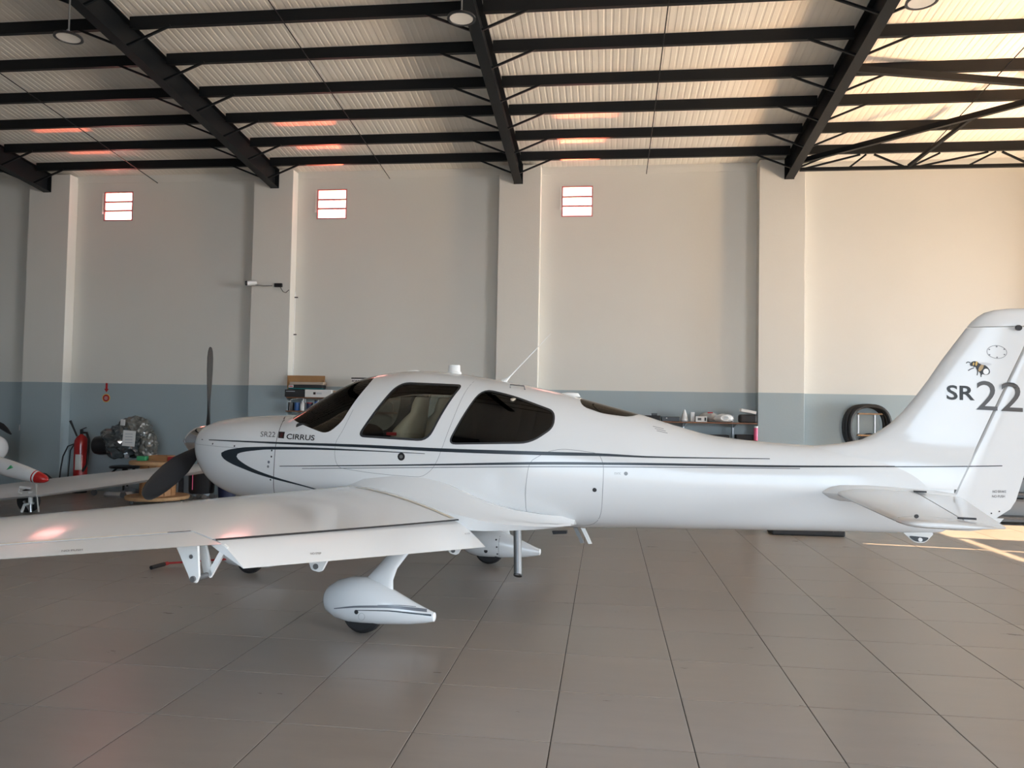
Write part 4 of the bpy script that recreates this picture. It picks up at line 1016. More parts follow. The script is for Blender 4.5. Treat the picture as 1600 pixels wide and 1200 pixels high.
MB().prism([(1.20, .70), (1.33, .71), (1.33, .685), (1.21, .672)], lambda a, z, b: Lc(a, b, z), .26, .30).build('belly_vent', 'black_plastic', plane)
for a in (1.37, 1.44): MB().prism([(a, .73), (a+.035, .73), (a+.10, .60), (a+.07, .595)], lambda q, z, b: Lc(q, b, z), .20, .215).build('belly_antenna', 'white_matte' if a > 1.4 else 'grey_steel', plane)
tb = thing('tow_bar', 'red nose-wheel tow bar with black grip lying under the wing', 'tow bar', at_z(236, 887, .03))
o0 = at_z(236, 887, .03)
tbl = lambda p: Vector(p)-o0
p1 = at_z(262, 880, .035); p2 = PM @ Lc(-2.25, .08, .16)
MB().tube([tbl(o0), tbl(o0.lerp(p1, .8))], .022, 10).build('grip', 'rubber', tb, smooth=True)
MB().tube([tbl(o0.lerp(p1, .8)), tbl(p1)], .020, 10).build('collar', 'red_dull', tb, smooth=True)
MB().tube([tbl(p1), tbl(p2)], .011, 8).build('pole', 'red_dull', tb, smooth=True)

# ================================================================== SECOND AIRCRAFT (behind, left)
S2 = at_z(60, 812, 0)
ac2 = thing('parked_aircraft', 'white aircraft with red wing tip and black propeller, parked behind at the left edge', 'airplane', (S2.x, 7.2, 0))
O2 = Vector((S2.x, 7.2, 0))
def w2(x, y, Y): return at(x, y, Y)-O2
# long thin wing running to the right
p = [(-60, 770), (60, 757), (200, 739), (318, 727), (322, 731), (318, 734.5), (200, 751), (60, 769), (-60, 782)]
rings = []
for x, yt, ybm in ((-90, 768, 789), (0, 757, 781), (60, 750, 776), (130, 742, 767), (200, 734.5, 757), (260, 729, 747), (322, 724, 737), (345, 722, 734)):
    T_ = w2(x, yt, 7.6); B_ = w2(x, ybm, 6.9); zt_, zb_ = T_.z, B_.z
    rg = []
    for (u_, v_) in ((0, .75), (.12, .95), (.35, 1.0), (.65, .8), (1, .5), (.65, .2), (.35, 0), (.12, .1)):
        rg.append(Vector((lerp(B_.x, T_.x, u_), 6.9+.7*u_-7.2, (B_.z+(T_.z-B_.z)*u_)+(.09*(v_-.5)))))
    rings.append(rg)
MB().loft(rings).build('wing', 'white_paint', ac2, smooth=True)
# tip tank with red end
def tank(prof, name, m):
    A0 = w2(-40, 716, 6.3); A1 = w2(76, 749, 6.3); d = A1-A0; rings = []
    up = Vector((-d.z, 0, d.x)).normalized(); dep = Vector((0, 1, 0))
    for t, hw, hh, sh in prof:
        c = A0+d*t+up*sh; rings.append([c+up*hh*math.sin(q)+dep*hw*math.cos(q) for q in [2*math.pi*k/18 for k in range(18)]])
    return MB().loft(rings).build(name, m, ac2, smooth=True)
tank([(0, .12, .115, 0), (.3, .12, .125, 0), (.5, .115, .122, -.005), (.7, .105, .108, -.01), (.82, .092, .092, -.012)], 'tip_tank', 'white_paint')
tank([(.82, .092, .092, -.012), (.835, .09, .09, -.012)], 'tank_band', 'red_gloss')
tank([(.835, .09, .09, -.012), (.855, .088, .088, -.012)], 'tank_band', 'white_paint')
tank([(.855, .088, .088, -.012), (.91, .076, .074, -.012), (.96, .055, .052, -.012), (.99, .028, .026, -.012), (1.0, .008, .008, -.012)], 'tank_nose', 'red_gloss')
MB().add([w2(-30, 706, 6.28), w2(30, 726.5, 6.28), w2(33, 729, 6.28), w2(29, 730, 6.28), w2(-30, 712, 6.28), w2(-30, 706, 6.34), w2(30, 726.5, 6.34), w2(33, 729, 6.34), w2(29, 730, 6.34), w2(-30, 712, 6.34)], [(0, 1, 2, 3, 4), (9, 8, 7, 6, 5), (0, 5, 6, 1), (1, 6, 7, 2), (2, 7, 8, 3), (3, 8, 9, 4), (4, 9, 5, 0)]).build('tank_top_strip', 'black_plastic', ac2)
q0 = [w2(10, 734, 6.165), w2(19, 731, 6.165), w2(16, 727, 6.165)]
MB().add(q0+[v+Vector((0, .02, 0)) for v in q0], [(0, 1, 2), (5, 4, 3), (0, 3, 4, 1), (1, 4, 5, 2), (2, 5, 3, 0)]).build('tank_emblem', 'green_pack', ac2)
# cowl nose and propeller blade entering from the left
c = w2(-28, 700, 8.2)
MB().loft([[c+Vector((x, r*math.cos(q), r*math.sin(q))) for q in [2*math.pi*k/22 for k in range(22)]] for x, r in ((-.5, .30), (-.2, .29), (.1, .27), (.25, .24), (.35, .19), (.41, .11), (.43, .02))]).build('nose_cowl', 'white_paint', ac2, smooth=True)
MB().loft([[w2(x, y, 8.0)+Vector((0, .02*math.cos(q), hh*math.sin(q))) for q in [2*math.pi*k/12 for k in range(12)]] for x, y, hh in ((-40, 646, .03), (-10, 659, .055), (6, 668, .062), (12, 673, .05), (17, 678, .015))]).build('propeller_blade', 'black_plastic', ac2, smooth=True)
# undercarriage leg with scissor link and door
gx = 48
MB().tube([w2(gx, 768, 7.0), w2(gx, 785, 7.0)], .035, 12).build('gear_leg', 'white_matte', ac2, smooth=True)
MB().tube([w2(gx, 783, 7.0), w2(gx, 800, 7.0)], .024, 12).build('gear_piston', 'aluminium', ac2, smooth=True)
MB().tube([w2(34, 800, 7.0), w2(38, 789, 7.0), w2(52, 786, 7.0)], .022, 8).build('axle_fork', 'white_matte', ac2, smooth=True)
MB().bar(w2(31, 761, 7.0), w2(49, 763, 7.0), .03, .035).build('drag_link', 'white_matte', ac2)
MB().tube([w2(30, 764, 6.96), w2(29, 769, 6.96), w2(34, 771, 6.96)], .012, 6).build('scissor_link', 'white_matte', ac2)
MB().add([w2(55.5, 756, 6.9), w2(57.5, 756, 7.25), w2(61, 800, 7.25), w2(59, 800, 6.9), w2(56.5, 756, 6.9), w2(58.5, 756, 7.25), w2(62, 800, 7.25), w2(60, 800, 6.9)], [(0, 1, 2, 3), (7, 6, 5, 4), (0, 4, 5, 1), (1, 5, 6, 2), (2, 6, 7, 3), (3, 7, 4, 0)]).build('gear_door', 'white_matte', ac2)
wc = w2(44, 806, 7.12); wc = Vector((wc.x, wc.y, .19))
MB().lathe([(.04, -.06), (.15, -.06), (.185, -.03), (.19, 0), (.185, .03), (.15, .06), (.04, .06)], 24, wc, 'Y').build('tyre', 'rubber', ac2, smooth=True)
MB().tube([wc+Vector((0, -.1, 0)), w2(gx, 798, 7.0)], .02, 8).build('axle', 'aluminium', ac2)

# ================================================================== THINGS ALONG THE BACK WALL
# fire extinguisher
fe_x = at(128, 740, 9.9).x
t = thing('fire_extinguisher', 'red fire extinguisher with black hose standing on the floor by the left pillar', 'extinguisher', (fe_x, 9.85, 0))
MB().lathe([(.10, .02), (.125, .04), (.128, .95), (.12, 1.02), (.085, 1.09), (.04, 1.12), (.03, 1.14)], 26).build('cylinder', 'red_gloss', t, smooth=True)
MB().lathe([(.13, 0), (.135, .06), (.125, .07)], 24).build('base_ring', 'black_plastic', t, smooth=True)
MB().box((0, 0, 1.18), (.05, .05, .10)).build('valve', 'black_plastic', t, bevel=.008)
MB().bar((-.02, -.01, 1.22), (.10, -.01, 1.27), .03, .015).build('handle', 'black_plastic', t)
MB().tube([(.03, 0, 1.17), (.12, -.02, 1.17), (.19, -.05, 1.05), (.195, -.06, .8), (.18, -.06, .55), (.12, -.1, .42)], .022, 8).build('hose', 'rubber', t, smooth=True)
MB().tube([(-.06, -.05, 1.10), (-.14, -.06, 1.27), (-.20, -.07, 1.40)], [.018, .018, .024], 8).build('nozzle', 'rubber', t, smooth=True)
MB().tube([(-.12, -.03, .95), (-.25, -.04, .90), (-.34, -.05, .70), (-.38, -.05, .45), (-.40, -.06, .15)], .014, 8).build('hose', 'rubber', t, smooth=True)
MB().tube([(-.12, -.05, .93), (-.19, -.05, .82), (-.2, -.06, .55), (-.22, -.06, .15)], .012, 8).build('hose', 'rubber', t, smooth=True)
MB().add([(.128*math.sin(q), -.1285*math.cos(q), z) for q in [-.2, .1, .4, .7] for z in (.45, .75)], [(0, 2, 3, 1), (2, 4, 5, 3), (4, 6, 7, 5)]).build('label', 'paper', t)
# black crate/bag at its foot
bx = at(112, 776, 9.7)
b = MB().lathe([(.30, 0), (.33, .02), (.32, .10), (.26, .20), (.14, .30), (.05, .38), (0, .40)], 18, axis='Z')
o = b.build('black_bag', 'black_matte', smooth=True, loc=(fe_x-.50, 9.50, 0)); tag(o, 'slumped black bag on the floor in front of the fire extinguisher', 'bag')
# extinguisher sign: arrow and disc
sx = at(166.5, 610, YF)
t = thing('extinguisher_sign', 'red arrow and round red sign on the wall above the fire extinguisher', 'sign', (sx.x, YF-.001, 0))
def z_at(y): return at(166.5, y, YF).z
za, zb_, zc_ = z_at(598.5), z_at(613), z_at(622)
MB().prism([(-.022, za), (.022, za), (.022, zb_+.07), (.05, zb_+.07), (0, zb_), (-.05, zb_+.07), (-.022, zb_+.07)], lambda x, z, y: Vector((x, y, z)), -.004, 0).build('arrow', 'sign_red', t)
dd = MB().lathe([(.085, -.004), (.085, 0)], 28, (0, 0, zc_), 'Y').build('disc_rim', 'sign_yellow', t)
MB().lathe([(.070, -.007), (.070, -.004)], 28, (0, 0, zc_), 'Y').build('disc', 'sign_red', t)
for dz, wd in ((.025, .06), (0, .08), (-.025, .06)): MB().box((0, -.0085, zc_+dz), (wd, .002, .009)).build('sign_lettering', 'paper', t)
# light switch on the pillar
o = MB().box((at(33, 668, YF).x, YF-.012, at(33, 668, YF).z), (.06, .024, .12)).build('wall_switch', 'white_plastic', bevel=.006); tag(o, 'small white switch plate on the blue wall left of the first pillar', 'switch')

# engine wrapped in clear plastic, on a wheeled stand
EY = 9.6; ec = at(197, 690, EY)
t = thing('wrapped_engine', 'aircraft engine wrapped in crumpled grey plastic on a black wheeled stand', 'engine', (ec.x, EY, 0))
def lump(c, r, amp, seed, name, m, sub=4, sc=2.2):
    bm = bmesh.new(); bmesh.ops.create_icosphere(bm, subdivisions=sub, radius=1.0)
    for v in bm.verts:
        n = v.co.normalized(); p_ = Vector((n.x*r[0], n.y*r[1], n.z*r[2]))
        k = noise.noise(n*sc+Vector((seed, seed*.7, 0)))*.6+noise.noise(n*sc*3+Vector((seed, 1, seed)))*.35+noise.noise(n*sc*7+Vector((0, seed, 3)))*.16
        v.co = p_*(1+amp*k)+Vector(c)
    me = bpy.data.meshes.new(name); bm.to_mesh(me); bm.free(); o = bpy.data.objects.new(name, me); COL.objects.link(o); me.materials.append(MATS[m]); o.parent = t; return o
mat('plastic_wrap', (.055, .065, .07), .16, spec=.9, noise_amt=.75, noise_scale=9, coat=.7)
mat('plastic_wrap_tan', (.10, .10, .09), .25, spec=.8, noise_amt=.4, noise_scale=6)
zc = ec.z
lump((0, 0, zc+.02), (.43, .33, .34), .45, 3.1, 'engine_block', 'plastic_wrap')
lump((.18, .02, zc+.22), (.30, .28, .26), .40, 8.4, 'plastic_wrapping', 'plastic_wrap_tan')
lump((.36, .05, zc-.08), (.22, .22, .30), .35, 5.7, 'plastic_wrapping', 'plastic_wrap_tan')
MB().lathe([(.05, -.62), (.17, -.60), (.185, -.52), (.175, -.28), (.15, -.22)], 22, (0, 0, zc-.08), 'X').build('exhaust_drum', 'black_plastic', t, smooth=True)
def tagp(x, y, w_, h_, nm): 
    q = at(x, y, EY-.42); o = MB().box((q.x-ec.x, -.42, q.z), (w_, .006, h_), Matrix.Rotation(.06, 3, 'Y')).build(nm, 'paper', t)
    for k in range(4): MB().box((q.x-ec.x, -.425, q.z+h_*(.28-.18*k)), (w_*.6, .004, h_*.03)).build('print_line', 'box_grey', o)
tagp(201.5, 685, .245, .29, 'paper_label'); tagp(192, 660, .09, .11, 'paper_label')
MB().lathe([(.045, -.01), (.045, .01), (.02, .015)], 14, (at(196.5, 713, EY-.45).x-ec.x, -.42, at(196.5, 713, EY-.45).z), 'Y').build('drain_cap', 'chrome', t)
MB().lathe([(.26, -.02), (.28, 0), (.26, .02)], 22, (0, 0, zc-.48)).build('stand_ring', 'black_plastic', t, smooth=True)
MB().tube([(0, 0, zc-.5), (0, 0, .25)], .05, 12).build('stand_post', 'steel_black', t)
for q in (.3, 1.9, 3.5, 5.1):
    ex, ey = .56*math.cos(q), .38*math.sin(q)
    MB().bar((.12*math.cos(q), .1*math.sin(q), zc-.48), (ex, ey, .14), .035, .035).build('stand_leg', 'steel_black', t)
    cst = MB().lathe([(.03, -.02), (.055, -.018), (.06, 0), (.055, .018), (.03, .02)], 16, (ex, ey, .061), 'Y').build('caster', 'grey_steel', t, smooth=True)
    MB().box((ex, ey, .125), (.05, .06, .03)).build('caster_plate', 'aluminium', cst)
o = MB().lathe([(.30, 0), (.31, .04), (.28, .10), (.20, .13), (.05, .15)], 16).build('floor_pan', 'aluminium', smooth=True, loc=(ec.x-.02, EY-.05, .001)); tag(o, 'low metal drip pan on the floor under the wrapped engine', 'pan')

# wooden cable drum used as a table
dc = at(246, 779, 8.75)
t = thing('cable_drum_table', 'round wooden cable drum standing upright as a table behind the propeller', 'table', (dc.x, 8.75, 0))
MB().lathe([(.52, .08), (.53, .10), (.53, .125), (.52, .14), (0.01, .14)], 36).build('base_disc', 'wood_ply', t, smooth=True)
MB().lathe([(.01, .69), (.47, .69), (.48, .705), (.48, .735), (.47, .75), (.01, .75)], 36).build('top_disc', 'wood_ply', t, smooth=True)
for k in range(14):
    q = 2*math.pi*k/14; M_ = Matrix.Rotation(q, 3, 'Z'); MB().box(M_ @ Vector((.28, 0, .415)), (.025, .118, .548), M_).build('plank', 'wood', t)
for k in range(4):
    q = math.pi/4+math.pi*k/2; MB().lathe([(.02, -.015), (.036, -.012), (.038, 0), (.036, .012), (.02, .015)], 14, (.42*math.cos(q), .42*math.sin(q), .039), 'Y').build('caster', 'grey_steel', t)
def tbox(px0, px1, py0, py1, Y, dep, name, m, label, cat, zb=None, group=None, lid=None):
    a = at(px0, py0, Y); b = at(px1, py1, Y); z0 = b.z if zb is None else zb; z1 = z0+(a.z-b.z)
    o = MB().span((-(b.x-a.x)/2, -dep/2, 0), ((b.x-a.x)/2, dep/2, z1-z0)).build(name, m, bevel=.006, loc=((a.x+b.x)/2, Y+dep/2, z0)); tag(o, label, cat, group); return o
ZT = .751
tray = thing('wooden_tray', 'shallow wooden tray on the cable drum table', 'tray', (dc.x+.03, 8.80, ZT))
MB().box((0, 0, .01), (.34, .26, .018)).build('bottom', 'wood_ply', tray)
for (c_, d_) in (((0, -.125, .05), (.34, .014, .08)), ((0, .125, .05), (.34, .014, .08)), ((-.163, 0, .05), (.014, .236, .08)), ((.163, 0, .05), (.014, .236, .08))): MB().box(c_, d_).build('side_board', 'wood', tray)
o = MB().box((0, 0, .04), (.17, .12, .08)).build('green_packet', 'green_pack', loc=(dc.x-.24, 8.65, ZT), bevel=.01); tag(o, 'green packet on the cable drum table, left of the tray', 'packet')
o = MB().box((0, 0, .04), (.24, .14, .08)).build('red_box', 'red_dull', loc=(dc.x+.36, 8.70, ZT), bevel=.006); tag(o, 'flat red box on the right of the cable drum table', 'box')
# black tool cart on casters with a red jack on top
cc = at_z(325, 778, 0)
t = thing('tool_cart', 'black round drum cart on casters below the aircraft nose', 'cart', (cc.x, 9.45, 0))
MB().lathe([(.02, .12), (.21, .12), (.225, .15), (.235, .50), (.245, .52), (.22, .53), (.02, .53)], 28).build('drum', 'black_plastic', t, smooth=True)
for k in range(4):
    q = math.pi/4+math.pi*k/2; MB().lathe([(.02, -.018), (.048, -.016), (.052, 0), (.048, .016), (.02, .018)], 16, (.19*math.cos(q), .19*math.sin(q), .053), 'Y').build('caster', 'aluminium', t, smooth=True)
MB().tube([(-.05, -.24, .50), (-.05, -.24, .2)], .008, 6).build('drain_tube', 'pink_plastic', t)
t = thing('red_pump', 'small red hand pump standing on the black drum cart', 'pump', (cc.x-.03, 9.45, .531))
MB().lathe([(.06, 0), (.06, .02), (.025, .03), (.025, .08), (.055, .10), (.06, .16), (.04, .20), (.01, .22)], 18).build('body', 'red_gloss', t, smooth=True)
MB().bar((0, 0, .2), (.05, -.04, .27), .015, .015).build('lever', 'aluminium', t)
o = MB().lathe([(.12, 0), (.15, .02), (.17, .34), (.175, .36), (.155, .36), (.14, .05)], 22).build('blue_bin', 'navy_plastic', smooth=True, loc=(at_z(372, 777).x, 9.5, 0)); tag(o, 'dark blue bin on the floor behind the aircraft cowling', 'bin')
# pale storage crates behind the drum
for k, (px, w_) in enumerate(((272, .42), (300, .42))):
    t = thing('storage_crate', 'pale grey lidded crate behind the propeller, %s' % ('left one of the pair' if k == 0 else 'right one beside the drum cart'), 'crate', (at(px, 755, 10.0).x+(.0 if k == 0 else .16), 9.98, 0), 0, 'grey storage crates')
    MB().span((-w_/2, -.2, 0), (w_/2, .2, .46)).build('body', 'box_grey', t, bevel=.015); MB().span((-w_/2-.015, -.215, .462), (w_/2+.015, .215, .50)).build('lid', 'box_grey', t, bevel=.01)
    MB().box((0, -.21, .36), (.16, .012, .03)).build('handle', 'line_dark', t)

# security camera on the second pillar
sc0 = at(440, 446, YP)
t = thing('security_camera', 'white security camera on a black bracket high on the second pillar', 'camera', (sc0.x, YP-.001, sc0.z))
def cl(x, y, dy=0.): q = at(x, y, YP); return Vector((q.x-sc0.x, dy, q.z-sc0.z))
MB().box(cl(436, 446, -.03), (.16, .05, .075)).build('junction_box', 'black_plastic', t, bevel=.012)
MB().tube([cl(427, 447, -.05), cl(418, 448.5, -.14), cl(407, 448, -.22)], .010, 8).build('arm', 'grey_steel', t, smooth=True)
bd = MB().tube([cl(397, 446.5, -.30), cl(408, 444.5, -.20)], [.045, .042], 18).build('housing', 'white_plastic', t, smooth=True)
MB().tube([cl(395.2, 446.8, -.316), cl(397.2, 446.5, -.298)], [.042, .046], 18).build('lens_ring', 'black_plastic', bd, smooth=True)
MB().tube([cl(439, 449, -.03), cl(443, 456, -.02), cl(447, 457.5, -.015), cl(452, 453, -.012)], .006, 6).build('cable', 'black_plastic', t)
# conduit down the pillar edge with clips
cx0 = at(461, 470, YF).x
t = thing('wall_conduit', 'thin white cable conduit with two dark clips down the wall beside the second pillar', 'conduit', (cx0, YF-.002, 0))
MB().span((-.012, -.02, 2.0), (.012, 0, 4.0)).build('conduit', 'white_matte', t)
for py, w_ in ((465, .10), (523, .08)): MB().box((.02, -.026, at(461, py, YF).z), (w_, .012, .022)).build('clip', 'line_dark', t)

# ---- shelves on the wall
def shelf(name, label, x0, x1, zs, stds, dep=.58):
    t = thing(name, label, 'shelf', ((x0+x1)/2, YF-.002, 0)); m_ = (x0+x1)/2
    for z in zs: MB().span((x0-m_, -dep, z-.022), (x1-m_, -.03, z)).build('board', 'wood_shelf', t, bevel=.003)
    for s_ in stds:
        st_ = MB().span((s_-m_-.012, -.025, min(zs)-.45), (s_-m_+.012, 0, max(zs)+.12)).build('standard', 'aluminium', t)
        for z in zs: MB().prism([(-.02, z-.024), (-dep+.04, z-.024), (-.02, z-.10)], lambda y, zz_, x: Vector((x, y, zz_)), s_-m_-.008, s_-m_+.008).build('bracket', 'aluminium', t)
    return t
SY = YF-.60
zs1 = at(480, 620.5, SY).z; zs2 = at(480, 642, SY).z
XA, XB = at(446, 620, SY).x, -.6
shelf('wall_shelf', 'two-tier wooden wall shelf with boxes, behind the aircraft windscreen', XA, XB, [zs1, zs2], [XA+.15, XA+1.0, XA+1.9])
def on_shelf(px0, px1, pyt, z, dep, yo, name, m, label, cat, bev=.004):
    Y = SY+yo; a = at(px0, pyt, Y); b = at(px1, pyt, Y); h = max(a.z-z, .01)
    o = MB().span((-(b.x-a.x)/2, 0, 0), ((b.x-a.x)/2, dep, h)).build(name, m, bevel=bev, loc=((a.x+b.x)/2, Y, z+.001)); tag(o, label, cat); return o, (b.x-a.x), h
o, w_, h_ = on_shelf(445, 476, 608.5, zs1, .24, .0, 'black_box', 'black_matte', 'flat black box at the left end of the upper shelf', 'box')
MB().box((-.08, -.0025, h_*.75), (.17, .003, .014)).build('label_strip', 'box_grey', o)
o, w_, h_ = on_shelf(476.5, 518, 608.5, zs1, .24, .0, 'white_carton', 'paper', 'flat white carton with black print next to the flat black box', 'box')
MB().box((-.07, -.0025, h_*.5), (.045, .003, .045)).build('print_square', 'letter_black', o); MB().box((.02, -.0025, h_*.5), (.10, .003, .035)).build('print_patch', 'wing_grey', o)
z2 = zs1+h_+.002
o, w_, h2 = on_shelf(450, 502, 606, z2, .22, .02, 'teal_folder', 'teal_plastic', 'thin teal folder lying on the flat black box and white carton', 'folder')
z3 = z2+h2+.002
o, w_, h3 = on_shelf(451, 503, 601, z3, .22, .02, 'binder', 'black_matte', 'black binder with white and red label on the teal folder', 'binder')
MB().box((-w_/2+.05, -.0025, h3*.5), (.09, .003, h3*.8)).build('binder_label', 'paper', o); MB().box((-w_/2+.05, -.005, h3*.5), (.07, .003, h3*.35)).build('label_print', 'sign_red', o)
z4 = z3+h3+.002
o, w_, h4 = on_shelf(453, 505, 596.5, z4, .20, .03, 'paper_stack', 'paper_brown', 'loose brown paper stack on top of the black binder', 'papers')
# open cardboard box behind the pile
a = at(450, 586.5, SY+.27); b = at(507, 586.5, SY+.27)
t = thing('cardboard_box', 'open brown cardboard box at the back of the upper shelf', 'box', ((a.x+b.x)/2, SY+.245, zs1+.001)); w_ = b.x-a.x; h_ = a.z-zs1
MB().span((-w_/2, .055, 0), (w_/2, .06, h_)).build('back_panel', 'cardboard', t); MB().span((-w_/2, .0, 0), (-w_/2+.006, .055, h_)).build('side_panel', 'cardboard', t); MB().span((w_/2-.006, .0, 0), (w_/2, .055, h_*.82)).build('side_panel', 'cardboard', t); MB().span((-w_/2+.006, 0, 0), (w_/2-.006, .005, h_*.5)).build('front_panel', 'cardboard', t)
o, w_, h_ = on_shelf(521, 545, 611, zs1, .22, .03, 'wooden_box', 'wood_ply', 'low wooden box on the upper shelf right of the white carton', 'box')
o, w_, h_ = on_shelf(549, 578, 590, zs1, .18, .05, 'printed_carton', 'paper', 'white carton with black printed top band above the windscreen', 'box')
MB().box((0, -.0025, h_-.012), (w_, .003, .024)).build('top_band', 'letter_black', o)
def flat_text(txt, x, z, y, size, parent, m):
    cu = bpy.data.curves.new('t', 'FONT'); cu.body = txt; cu.size = size; cu.offset = .006*size*4; cu.extrude = .0005
    to = bpy.data.objects.new('t', cu); COL.objects.link(to); bpy.context.view_layer.update()
    me = bpy.data.meshes.new_from_object(to.evaluated_get(bpy.context.evaluated_depsgraph_get())); bpy.data.objects.remove(to)
    o = bpy.data.objects.new('print', me); COL.objects.link(o); me.materials.clear(); me.materials.append(MATS[m]); o.parent = parent; o.location = (x, y, z); o.rotation_euler = (math.pi/2, 0, 0); return o
flat_text('PORT', -w_/2+.012, h_-.085, -.003, .055, o, 'letter_black')
o, w_, h_ = on_shelf(540, 546, 603, zs1+.12, .05, .05, 'black_jar', 'black_plastic', 'small black jar on the low wooden box', 'jar')
def bottle(px, pyt, z, r, yo, m, cap, label, name='bottle', neck=True, zoff=None):
    Y = SY+yo; a = at(px, pyt, Y); h = a.z-z
    t = thing(name, label, name.split('_')[-1], (a.x, Y, z+.001))
    prof = [(r*.9, 0), (r, .008), (r, h*.68), (r*.8, h*.78), (r*.4, h*.84), (r*.4, h*.88)] if neck else [(r*.95, 0), (r, .006), (r, h*.86), (r*.95, h*.88)]
    MB().lathe([(0.001, 0)]+prof+[(.001, prof[-1][1])], 16).build('body', m, t, smooth=True)
    MB().lathe([(.001, h*.885), (r*(.5 if neck else 1.02), h*.885), (r*(.5 if neck else 1.02), h), (.001, h)], 14).build('cap', cap, t, smooth=True)
    return t
bottle(455, 628.5, zs2, .055, .08, 'black_plastic', 'black_plastic', 'dark canister at the left end of the lower shelf', 'canister', False)
bottle(464.5, 629, zs2, .052, .08, 'blue_plastic', 'blue_plastic', 'blue canister left of the white bottle on the lower shelf', 'canister', False)
bottle(472.5, 626, zs2, .04, .06, 'white_plastic', 'white_plastic', 'white bottle on the lower shelf beside the blue canister', 'bottle')
bottle(484, 629, zs2, .06, .12, 'navy_plastic', 'red_dull', 'dark blue tin with a red lid on the lower shelf', 'tin', False)
bottle(495.5, 625.5, zs2, .048, .08, 'blue_plastic', 'black_plastic', 'tall blue tin near the aircraft nose on the lower shelf', 'tin', False)
bottle(503.5, 627, zs2, .032, .06, 'red_dull', 'white_plastic', 'small red bottle with white cap, last on the lower shelf', 'bottle')
wr = thing('wire_basket_frame', 'white wire frame standing over the canisters on the lower shelf', 'wire frame', (at(463, 635, SY+.04).x, SY+.03, zs2+.001))
MB().tube([(-.12, 0, 0), (-.12, 0, at(455, 625, SY).z-zs2), (.02, .05, at(455, 622, SY).z-zs2), (.14, 0, at(455, 622, SY).z-zs2), (.14, 0, 0)], .006, 6).build('wire', 'white_matte', wr)

# right-hand shelf behind the tail cone
zr1 = at(1100, 659.5, SY).z; zr2 = at(1183, 688.5, SY).z
XC, XD = at(985, 650, SY).x, at(1184, 660, SY).x
shelf('wall_shelf', 'two-tier wooden wall shelf above the aircraft tail cone', XC, XD, [zr1, zr2], [XC+.4, at(1068, 670, YF).x, at(1145, 670, YF).x])
def rs(px0, px1, pyt, dep, yo, name, m, label, cat, bev=.006, z=None): return on_shelf(px0, px1, pyt, zr1 if z is None else z, dep, yo, name, m, label, cat, bev)
o, w_, h_ = rs(1008, 1032, 649, .20, .05, 'black_case', 'black_matte', 'black instrument case with raised top on the right shelf', 'case')
MB().box((.03, .08, h_+.02), (.10, .10, .04)).build('raised_top', 'black_plastic', o, bevel=.006)
o, w_, h_ = rs(1034, 1062, 651, .22, .03, 'long_black_case', 'black_plastic', 'long low black case with a white dot in the middle of the right shelf', 'case')
MB().box((-.07, -.003, h_*.7), (.022, .003, .016)).build('clasp', 'paper', o)
bottle_t = thing('spray_cone', 'white tapered spray bottle standing on the right shelf', 'bottle', (at(1069.5, 655, SY+.1).x, SY+.1, zr1+.001))
hh = at(1069.5, 640, SY+.1).z-zr1
MB().lathe([(.001, 0), (.06, .0), (.062, .02), (.045, hh*.5), (.025, hh*.85), (.012, hh), (.001, hh)], 18).build('body', 'white_plastic', bottle_t, smooth=True)
MB().lathe([(.063, .002), (.066, .012), (.063, .02)], 18).build('base_ring', 'box_grey', bottle_t)
o, w_, h_ = rs(1079.5, 1085.5, 644, .06, .10, 'white_spray_can', 'white_plastic', 'slim white box standing upright beside the spray bottle', 'box')
o, w_, h_ = rs(1087, 1104.5, 650.5, .10, .02, 'label_carton', 'paper', 'small white carton with black print at the front of the right shelf', 'carton')
MB().box((-.03, -.003, h_*.5), (.06, .003, h_*.45)).build('print_patch', 'letter_grey', o); MB().box((.07, -.003, h_*.5), (.03, .003, h_*.6)).build('print_patch', 'letter_black', o)
def bundle(px, py, r, name, m, label, cat, seed, yo=.16):
    q = at(px, py, SY+yo); bm = bmesh.new(); bmesh.ops.create_icosphere(bm, subdivisions=3, radius=1.0)
    for v in bm.verts:
        n = v.co.normalized(); k = noise.noise(n*2+Vector((seed, 0, 0)))*.5+noise.noise(n*6+Vector((0, seed, 0)))*.25
        v.co = Vector((n.x*r[0], n.y*r[1], n.z*r[2]))*(1+.35*k)
    zmin = min(v.co.z for v in bm.verts)
    for v in bm.verts: v.co.z -= zmin
    me = bpy.data.meshes.new(name); bm.to_mesh(me); bm.free(); me.materials.append(MATS[m]); o = bpy.data.objects.new(name, me); COL.objects.link(o); o.location = (q.x, SY+yo, zr1+.001); smooth_mesh(me, 60); tag(o, label, cat); return o
mat('clear_bag', (.45, .45, .43), .2, spec=.8, noise_amt=.4, noise_scale=12)
mat('white_bag', (.68, .69, .68), .25, spec=.7, noise_amt=.2, noise_scale=12)
o = bundle(1107, 651, (.17, .10, .085), 'plastic_bag', 'clear_bag', 'clear plastic bag with a red top behind the white carton', 'bag', 2.2, .40)
MB().box((.02, -.05, .165), (.09, .05, .025)).build('red_clip', 'red_gloss', o, bevel=.006)
o = bundle(1131, 650, (.17, .10, .075), 'white_bundle', 'white_bag', 'white coil wrapped in plastic near the right end of the shelf', 'bundle', 6.1, .10)
MB().tube([(.07*math.cos(q), -.11, .075+.04*math.sin(q)) for q in [2*math.pi*k/16 for k in range(16)]], .012, 6, True).build('coil', 'white_plastic', o, smooth=True)
o, w_, h_ = rs(1156, 1183, 647.5, .20, .04, 'black_pouch', 'black_matte', 'black pouch at the right end of the shelf, under a white envelope', 'pouch', .03)
q = at(1170, 643, SY+.05)
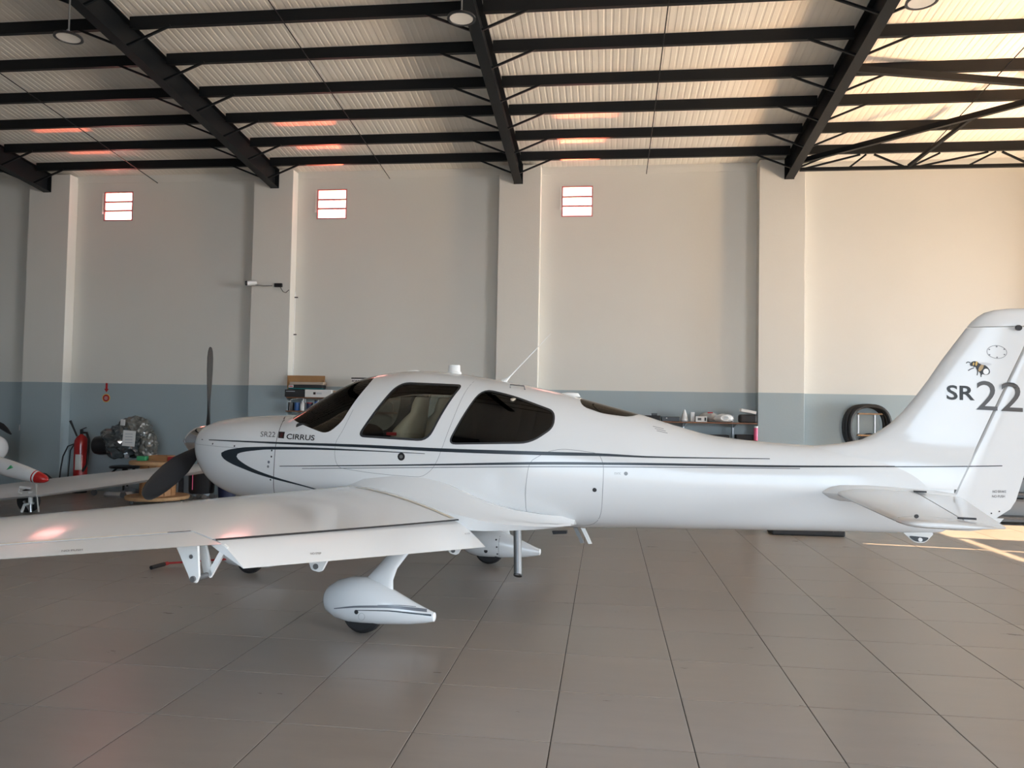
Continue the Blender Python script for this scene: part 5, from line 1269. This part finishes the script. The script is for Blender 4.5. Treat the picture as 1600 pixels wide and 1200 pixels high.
o = MB().box((0, 0, .035), (.26, .16, .05), Matrix.Rotation(.18, 3, 'Y')).build('white_envelope', 'paper', loc=(q.x, SY+.13, zr1+h_+.02)); tag(o, 'white padded envelope lying on the black pouch', 'envelope')
bt = bottle(1181, 666, zr2, .035, .02, 'pink_plastic', 'white_plastic', 'pink bottle standing at the right end of the lower right shelf', 'bottle', False)
for (x0, x1, yt, lab) in ((1092, 1140, 679, 'flat black tool roll on the lower right shelf'), (1150, 1180, 679, 'black tool pouch at the right of the lower right shelf')):
    o, w_, h_ = rs(x0, x1, yt, .2, .05, 'tool_roll', 'black_matte', lab, 'tool roll', .02, z=zr2)
o = MB().lathe([(.001, 0), (.045, 0), (.05, .06), (.05, .11), (.001, .11)], 16).build('white_cup', 'white_plastic', smooth=True, loc=(at(990, 645, SY+.1).x, SY+.1, zr1+.001)); tag(o, 'white cup with dark rim behind the rear window', 'cup')
MB().lathe([(.051, .10), (.053, .115), (.03, .118)], 16).build('rim', 'black_plastic', o)

# black oval ring leaning on the wall near the fin
rc = at(1359, 668, YF-.12)
t = thing('rubber_ring', 'thick black oval rubber ring on the wall beside the tail fin, shelf boards inside', 'ring', (rc.x, YF-.12, rc.z))
for k, (dx, dy, rx, rz, r) in enumerate(((0, -.02, .34, .38, .035), (-.035, .03, .35, .385, .035), (-.075, .075, .345, .38, .032))):
    MB().tube([(dx+rx*math.copysign(abs(math.cos(q))**.8, math.cos(q)), dy, rz*math.copysign(abs(math.sin(q))**.85, math.sin(q))) for q in [2*math.pi*j/40 for j in range(40)]], r, 10, True).build('rubber_hoop', 'rubber', t, smooth=True)
for dz, w_ in ((.24, .42), (-.14, .44)): MB().box((.03, .06, dz), (w_, .08, .025)).build('inner_board', 'wood_ply', t)
for dx in (-.16, .12): MB().box((dx, .10, .06), (.018, .01, .34)).build('inner_standard', 'aluminium', t)
MB().lathe([(.2, -.01), (.2, .02), (.001, .02)], 24, (.02, .07, -.30), 'Y').build('inner_pad', 'rubber', t, smooth=True)

# dark flat cases on the floor behind the tail, and a steel rack beyond
for (x0, x1, y1, lab, nm, m) in ((1205, 1322, 838, 'long flat black case on the floor behind the tail', 'flat_case', 'black_matte'),):
    a = at_z(x0, y1-3, 0); b = at_z(x1, y1+2, 0)
    t = thing(nm, lab, 'case', ((a.x+b.x)/2, b.y+.2, 0), .04)
    L_ = b.x-a.x
    MB().span((-L_/2, -.18, .002), (L_/2, .18, .085)).build('body', m, t, bevel=.02); MB().box((L_/2-.12, -.185, .07), (.12, .02, .03)).build('handle', 'black_plastic', t)
rk = at(1600, 800, 9.7)
t = thing('steel_rack', 'low grey steel rack with black rails behind the rudder at the right edge', 'rack', (rk.x+.5, 9.8, 0))
for z in (.12, .42, .52, .78): MB().box((0, 0, z), (1.9, .36, .03)).build('rail', 'black_plastic', t)
MB().span((-.95, .15, .02), (.95, .17, .95)).build('back_panel', 'grey_steel', t)
for x in (-.93, .93):
    for y in (-.16, .16): MB().box((x, y, .5), (.035, .035, 1.0)).build('post', 'steel_black', t)
